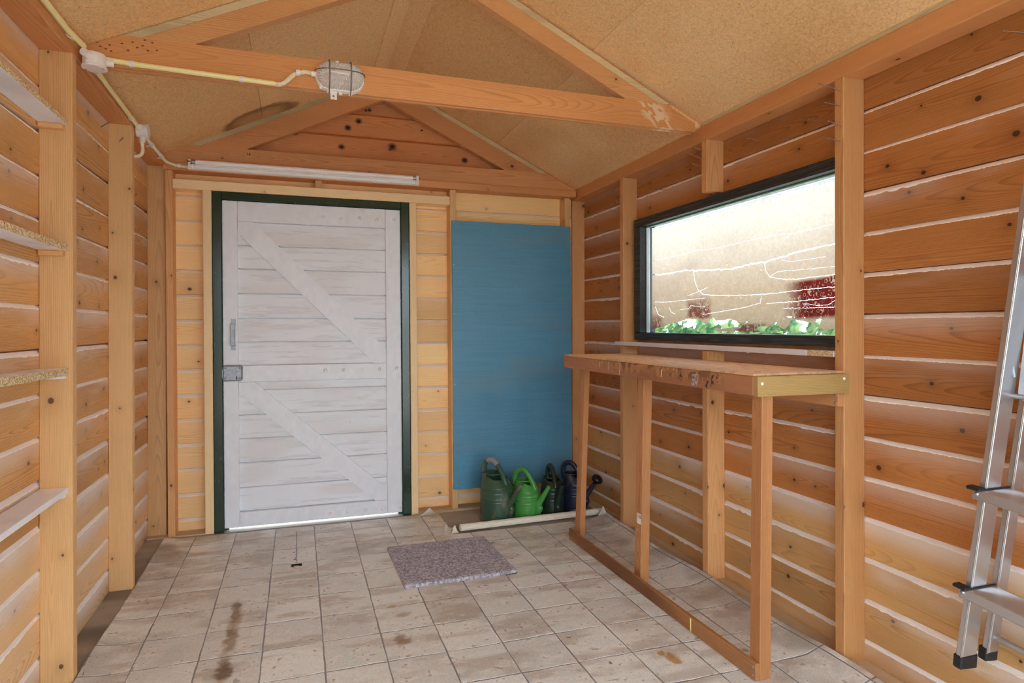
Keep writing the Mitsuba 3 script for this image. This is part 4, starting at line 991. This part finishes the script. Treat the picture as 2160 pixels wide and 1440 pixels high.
# ================================================================== FLUORESCENT TUBE
fl = thing('fluorescent_light', 'white fluorescent tube light along the back wall above the door', 'light fixture')
fx0, fx1, fz = -.618, .756, 2.196
bt = Polygon([(0, -.022), (-.020, -.022), (-.028, -.016), (-.030, -.006), (-.026, -.004), (-.026, .000), (-.030, .002), (-.028, .008), (-.014, .012), (0, .012)])
m = trimesh.creation.extrude_polygon(bt, fx1 - fx0 - .05, engine='earcut'); V = np.asarray(m.vertices)
put('batten', (np.c_[V[:, 2] + fx0 + .025, V[:, 0] + YBI - .012, V[:, 1] + fz], np.asarray(m.faces)), 'm_lampwhite', fl)
tb = xf(cyl(.0135, fx1 - fx0 - .05, 24), M4(t=((fx0 + fx1) / 2, YBI - .042, fz + .021)) @ rot([0, 1, 0], PI / 2)); tb_k = put('tube', tb, 'm_tube', fl, 30)
for x in (fx0 + .034, fx1 - .034): put('tube_cap', xf(cyl(.0138, .020, 24), M4(t=(x, YBI - .042, fz + .021)) @ rot([0, 1, 0], PI / 2)), 'm_steel', tb_k, 30)
for (x0, x1) in ((fx0, fx0 + .026), (fx1 - .026, fx1)):
    k = put('lamp_holder', cat(bevel_at((x0, YBI - .046, fz - .024), (x1, YBI - .012, fz + .006), .003), bevel_at((x0 + .003, YBI - .055, fz + .004), (x1 - .010 if x0 < 0 else x1 - .003, YBI - .030, fz + .036), .003)), 'm_lampwhite', fl)
    put('slot', bevel_at((x0 - .0004 if x0 < 0 else x1 - .004, YBI - .0556, fz + .018), (x0 + .016 if x0 < 0 else x1 + .0004, YBI - .054, fz + .024), .0003), 'm_hole', k)

# ================================================================== BULKHEAD LAMP
bl = thing('bulkhead_lamp', 'oval caged bulkhead lamp with ribbed glass on the tie beam', 'lamp')
LC = np.array([.163, TYF, 2.258])
def stad(hl, r, n=72):
    """stadium outline, half length hl (to the arc centres), radius r"""
    out = []
    for q in np.arange(n) * 2 * PI / n:
        # even spacing by arc length
        pass
    per = 4 * hl + 2 * PI * r; s = np.arange(n) / n * per
    for d in s:
        if d < 2 * hl: out.append((-hl + d, r, 0, 1))
        elif d < 2 * hl + PI * r: a = PI / 2 - (d - 2 * hl) / r; out.append((hl + r * math.cos(a), r * math.sin(a), math.cos(a), math.sin(a)))
        elif d < 4 * hl + PI * r: out.append((hl - (d - 2 * hl - PI * r), -r, 0, -1))
        else: a = -PI / 2 - (d - 4 * hl - PI * r) / r; out.append((-hl + r * math.cos(a), r * math.sin(a), math.cos(a), math.sin(a)))
    return np.array(out)
def stadsurf(hl, rows, n=72, rib=0.0):
    """rows: (radius, forward distance); centre closed"""
    V, Fc = [], []
    for (r, d) in rows:
        o = stad(hl, r, n) if r > .002 else stad(hl, .002, n)
        for k, p in enumerate(o):
            w = rib * (1 if k % 2 else -1) * min(1, r / .03)
            V.append((p[0] + p[2] * w, -d - w * .6, p[1] + p[3] * w))
    R = len(rows)
    for i in range(R - 1):
        for j in range(n):
            a, b2, c, d2 = i * n + j, i * n + (j + 1) % n, (i + 1) * n + (j + 1) % n, (i + 1) * n + j
            Fc += [(a, c, b2), (a, d2, c)]
    return trimesh.Trimesh(np.array(V), Fc, process=False)
HL = .039
put('base', xf(stadsurf(HL, [(.0585, 0), (.0585, .020), (.056, .026), (.050, .028), (.046, .024), (.040, .010), (.002, .010)]), M4(t=LC)), 'm_lampwhite', bl, 30)
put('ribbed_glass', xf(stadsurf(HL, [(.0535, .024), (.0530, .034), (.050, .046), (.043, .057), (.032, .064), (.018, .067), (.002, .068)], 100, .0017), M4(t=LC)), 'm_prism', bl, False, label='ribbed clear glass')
put('bulb', xf(cat(xf(cyl(.0085, .085, 16), rot([0, 1, 0], PI / 2)), xf(cyl(.0085, .085, 16), M4(t=(0, 0, -.020)) @ rot([0, 1, 0], PI / 2))), M4(t=LC + np.array([.005, -.034, .014]))), 'm_tube', bl, 30)
cg = thing('x', None) if False else None
for x in (-.043, .041):
    wp = [(x, -.004, .066), (x, -.028, .064), (x, -.055, .050), (x, -.072, .022), (x, -.074, 0), (x, -.072, -.022), (x, -.055, -.050), (x, -.028, -.066), (x, -.016, -.068)]
    put('guard_wire', xf(tubemesh(spline(wp, 40), .0021, 8), M4(t=LC)), 'm_wire', bl, True)
put('guard_wire', xf(tubemesh(spline([(-.098, -.022, .012), (-.09, -.050, .012), (-.06, -.070, .012), (0, -.076, .012), (.06, -.070, .012), (.09, -.050, .012), (.098, -.022, .012)], 40), .0021, 8), M4(t=LC)), 'm_wire', bl, True)
tabp = sbox(-.0125, -.036, .0125, .0).difference(Point(0, -.022).buffer(.004))
tm_ = trimesh.creation.extrude_polygon(tabp, .003, engine='earcut'); V = np.asarray(tm_.vertices)
put('mounting_tab', (np.c_[V[:, 0] + LC[0] - .025, LC[1] - .010 - V[:, 2], V[:, 1] + LC[2] - .054], np.asarray(tm_.faces)), 'm_lampwhite', bl)
for (x, z) in ((.002, -.064), (-.075, -.047), (-.045, -.060), (.040, -.062), (-.012, .060)):
    put('lug', xf(bevel_at((-.007, -.022, -.006), (.007, -.008, .006), .002), M4(t=LC + np.array([x, 0, z]))), 'm_lampwhite', bl)
put('inlet', xf(xf(cyl(.011, .018, 18), rot([0, 1, 0], PI / 2)), M4(t=LC + np.array([-.103, -.014, .004]))), 'm_lampwhite', bl, 30)

# ================================================================== CONDUIT, BOXES, CLIPS
PXC = XLI + .013
def conduit(label, pts, r=.0098, mat='m_pvc', flexr=0.0, clips=(), cdir=(-1, 0, 0), part='pipe', group=None):
    t = thing('conduit', label, 'conduit pipe', group)
    p = np.array(pts, float); L = np.r_[0, np.cumsum(np.linalg.norm(np.diff(p, axis=0), axis=1))]
    if flexr:
        n = int(L[-1] / .0014); p = spline(pts, n); r = r + flexr * np.sin(np.arange(n) * 2 * PI / 4.0)
        put('flexible_hose', tubemesh(p, r, 12), mat, t, False if False else 40)
    else:
        put(part, tubemesh(p, r, 16), mat, t, 40)
    for (q, d) in clips:
        d = np.array(d, float); d /= np.linalg.norm(d); R = aim(d)
        c = xf(trimesh.creation.annulus(r_min=.0099, r_max=.0124, height=.016, sections=20), M4(t=q) @ R)
        s = bevel_at((-.004, -.008, -.026), (.004, .008, -.010), .002)
        # saddle foot towards the timber
        f = np.array(cdir, float); y_ = np.cross(f, d); Rf = np.eye(4); Rf[:3, 2] = -f; Rf[:3, 1] = d; Rf[:3, 0] = np.cross(d, -f); s.apply_transform(Rf); s.apply_translation(q)
        put('pipe_clip', cat(c, s), 'm_clip', t, 40, label='white pipe clip')
    return t
J1 = np.array([-.697, 2.655, 2.190]); J2 = np.array([-.720, 3.510, 2.196])
conduit('yellow pipe along the left wall plate, nearest stretch above the shelves', [(PXC, .3, 2.234), (PXC, 2.50, 2.242), (J1[0] - .022, J1[1] - .040, 2.236)], clips=(((PXC, 2.545, 2.241), (0, 1, 0)),), cdir=(-1, 0, -.2))
conduit('yellow pipe along the left wall plate between the two junction boxes', [(J1[0] - .016, J1[1] + .036, 2.232), (PXC, 2.86, 2.226), (PXC, J2[1] - .040, 2.212)], clips=(((PXC, 2.835, 2.228), (0, 1, 0)), ((PXC, 3.375, 2.214), (0, 1, 0))), cdir=(-1, 0, -.2))
conduit('yellow pipe clipped along the tie beam from the junction box to the lamp', [(J1[0] + .030, 2.683, 2.222), (-.585, 2.6895, 2.219), (-.085, 2.6895, 2.206)], clips=(((-.585, 2.6895, 2.219), (1, 0, 0)), ((-.208, 2.6895, 2.209), (1, 0, 0))), cdir=(0, 1, 0))
conduit('ribbed cream hose bending up from the pipe to the bulkhead lamp', [(-.088, 2.6895, 2.206), (-.066, 2.6895, 2.206), (-.042, 2.688, 2.222), (-.018, 2.688, 2.248), (.008, 2.688, 2.262), (.056, 2.687, 2.263)], r=.0088, mat='m_flex', flexr=.0009, clips=(((.000, 2.688, 2.2605), (1, 0, .25)),), cdir=(0, 1, 0))
conduit('ribbed cream hose hanging from the far junction box behind the post', [(J2[0], J2[1] + .005, 2.150), (J2[0], J2[1] + .008, 2.112), (J2[0] - .004, J2[1] + .008, 2.088), (J2[0] - .022, J2[1] + .006, 2.074), (-.775, J2[1] + .004, 2.080), (-.836, J2[1] + .002, 2.094)], r=.0082, mat='m_flex', flexr=.0008)
conduit('ribbed cream hose from the far junction box to the tube light', [(J2[0] + .0, J2[1] + .034, 2.190), (PXC, 3.66, 2.206), (PXC, 3.80, 2.205), (PXC, 3.95, 2.208), (PXC + .002, 4.10, 2.208), (-.722, 4.165, 2.205), (-.690, 4.176, 2.196), (-.65, 4.176, 2.190), (-.616, 4.176, 2.189)], r=.0082, mat='m_flex', flexr=.0006,
        clips=(((PXC, 3.80, 2.205), (0, 1, 0)), ((PXC, 4.06, 2.2085), (0, 1, 0)), ((-.665, 4.176, 2.1925), (1, 0, 0))), cdir=(-1, 0, -.3))
def jbox(label, c, axis, ports, rad=.037, dep=.046):
    t = thing('junction_box', label, 'junction box')
    R = aim(axis); body = lathe([(0, -dep), (rad * .93, -dep), (rad, -dep + .004), (rad, -.002), (rad * .98, 0), (0, 0)], 32)
    put('body', xf(body, M4(t=c) @ R), 'm_whiteplastic', t, 35)
    put('lid', xf(lathe([(0, .0045), (rad + .001, .0045), (rad + .0035, .003), (rad + .0035, -.002), (0, -.002)], 36), M4(t=np.array(c) + np.array(axis) * .003) @ R), 'm_whiteplastic', t, 35)
    for (d, off, r) in ports:
        d = np.array(d, float) / np.linalg.norm(d); put('port', xf(lathe([(0, 0), (.0165, 0), (.0165, .010), (.0135, .014), (.0135, .034), (0.0, .034)], 22), M4(t=np.array(c) + np.array(off) + d * (rad - .012)) @ aim(d)), 'm_whiteplastic', t, 35)
    for s in (-1, 1):
        q = np.cross(axis, [0.3, .7, .2]); q /= np.linalg.norm(q)
        put('screw', xf(cyl(.0035, .006, 12), M4(t=np.array(c) + np.array(axis) * .006 + q * s * rad * .86) @ R), 'm_steel', t, 30)
    return t
jbox('round white junction box at the left end of the tie beam', J1 + np.array([0, 0, -.010]), (0, 0, -1), (((-.35, -1, .1), (0, 0, .026), .01), ((-.2, 1, .05), (0, 0, .026), .01), ((1, .25, 0), (0, .006, .026), .01)))
jbox('white junction box on the left wall plate near the tube light', J2 + np.array([.022, 0, 0]), (1, 0, 0), (((0, -1, .1), (-.024, 0, .0), .01), ((0, 1, -.05), (-.024, 0, 0), .01), ((0, .05, -1), (-.022, 0, 0), .01)), .032, .046)

# ================================================================== NAILS STICKING OUT
def nail(root, tip, label, group, r=.0016):
    t = numbered('nail'); a, b = np.array(root, float), np.array(tip, float); d = (b - a) / np.linalg.norm(b - a)
    m = cat(tubemesh([a - d * .012, a, (a + b) / 2 + np.array([0, 0, .0012]), b], r, 8), xf(cyl(r * 2.3, .0016, 12), M4(t=b) @ aim(d)))
    scene[t] = mikit.ply(m, 'm_rust', 40); tag(t, label, 'nail', group)
ORD, ORD3 = ('topmost', 'second from the top', 'third from the top', 'lowest'), ('topmost', 'middle', 'lowest')
nk = 0
for (r_, t_) in (((1.905, 1.844, 2.113), (1.813, 1.85, 2.130)), ((1.905, 1.844, 2.055), (1.839, 1.85, 2.064)), ((1.905, 1.84, 1.979), (1.855, 1.85, 1.998)), ((1.905, 1.843, 1.923), (1.848, 1.85, 1.936))):
    nail(r_, t_, ORD[nk] + ' long nail sticking out of the tall post right of the window', None); nk += 1
nk = 0
for (r_, t_) in (((1.905, 3.53, 2.050), (1.835, 3.53, 2.075)), ((1.905, 3.53, 1.995), (1.87, 3.53, 2.02)), ((1.905, 3.53, 1.940), (1.86, 3.53, 1.955))):
    nail(r_, t_, ORD3[nk] + ' of three nails sticking out of the post left of the window', None); nk += 1
nk = 0
for (r_, t_) in (((1.905, 2.69, 2.112), (1.85, 2.69, 2.125)), ((1.905, 2.69, 2.07), (1.815, 2.69, 2.095)), ((1.905, 2.69, 2.030), (1.845, 2.69, 2.045)), ((1.905, 2.69, 1.97), (1.845, 2.69, 1.985))):
    nail(r_, t_, ORD[nk] + ' nail sticking out of the short post above the window', None); nk += 1
nail((2.004, 3.20, 2.03), (1.96, 3.22, 2.036), 'thin nail in the boards above the left end of the window', None)
nail((2.004, 2.40, 2.09), (1.95, 2.42, 2.105), 'thin nail in the boards above the middle of the window', None)
nail((2.004, 2.02, 2.06), (1.955, 2.05, 2.075), 'thin nail in the boards just left of the tall post', None)
nail((2.004, 1.27, 2.09), (1.95, 1.30, 2.10), 'thin nail high in the boards near the right edge', None)
nail((-.848, 3.33, 2.15), (-.80, 3.26, 2.155), 'thin nail high in the left boards before the second post', None)
nail((-.80, 3.436, 2.118), (-.775, 3.385, 2.122), 'thin nail in the near face of the second left post', None)
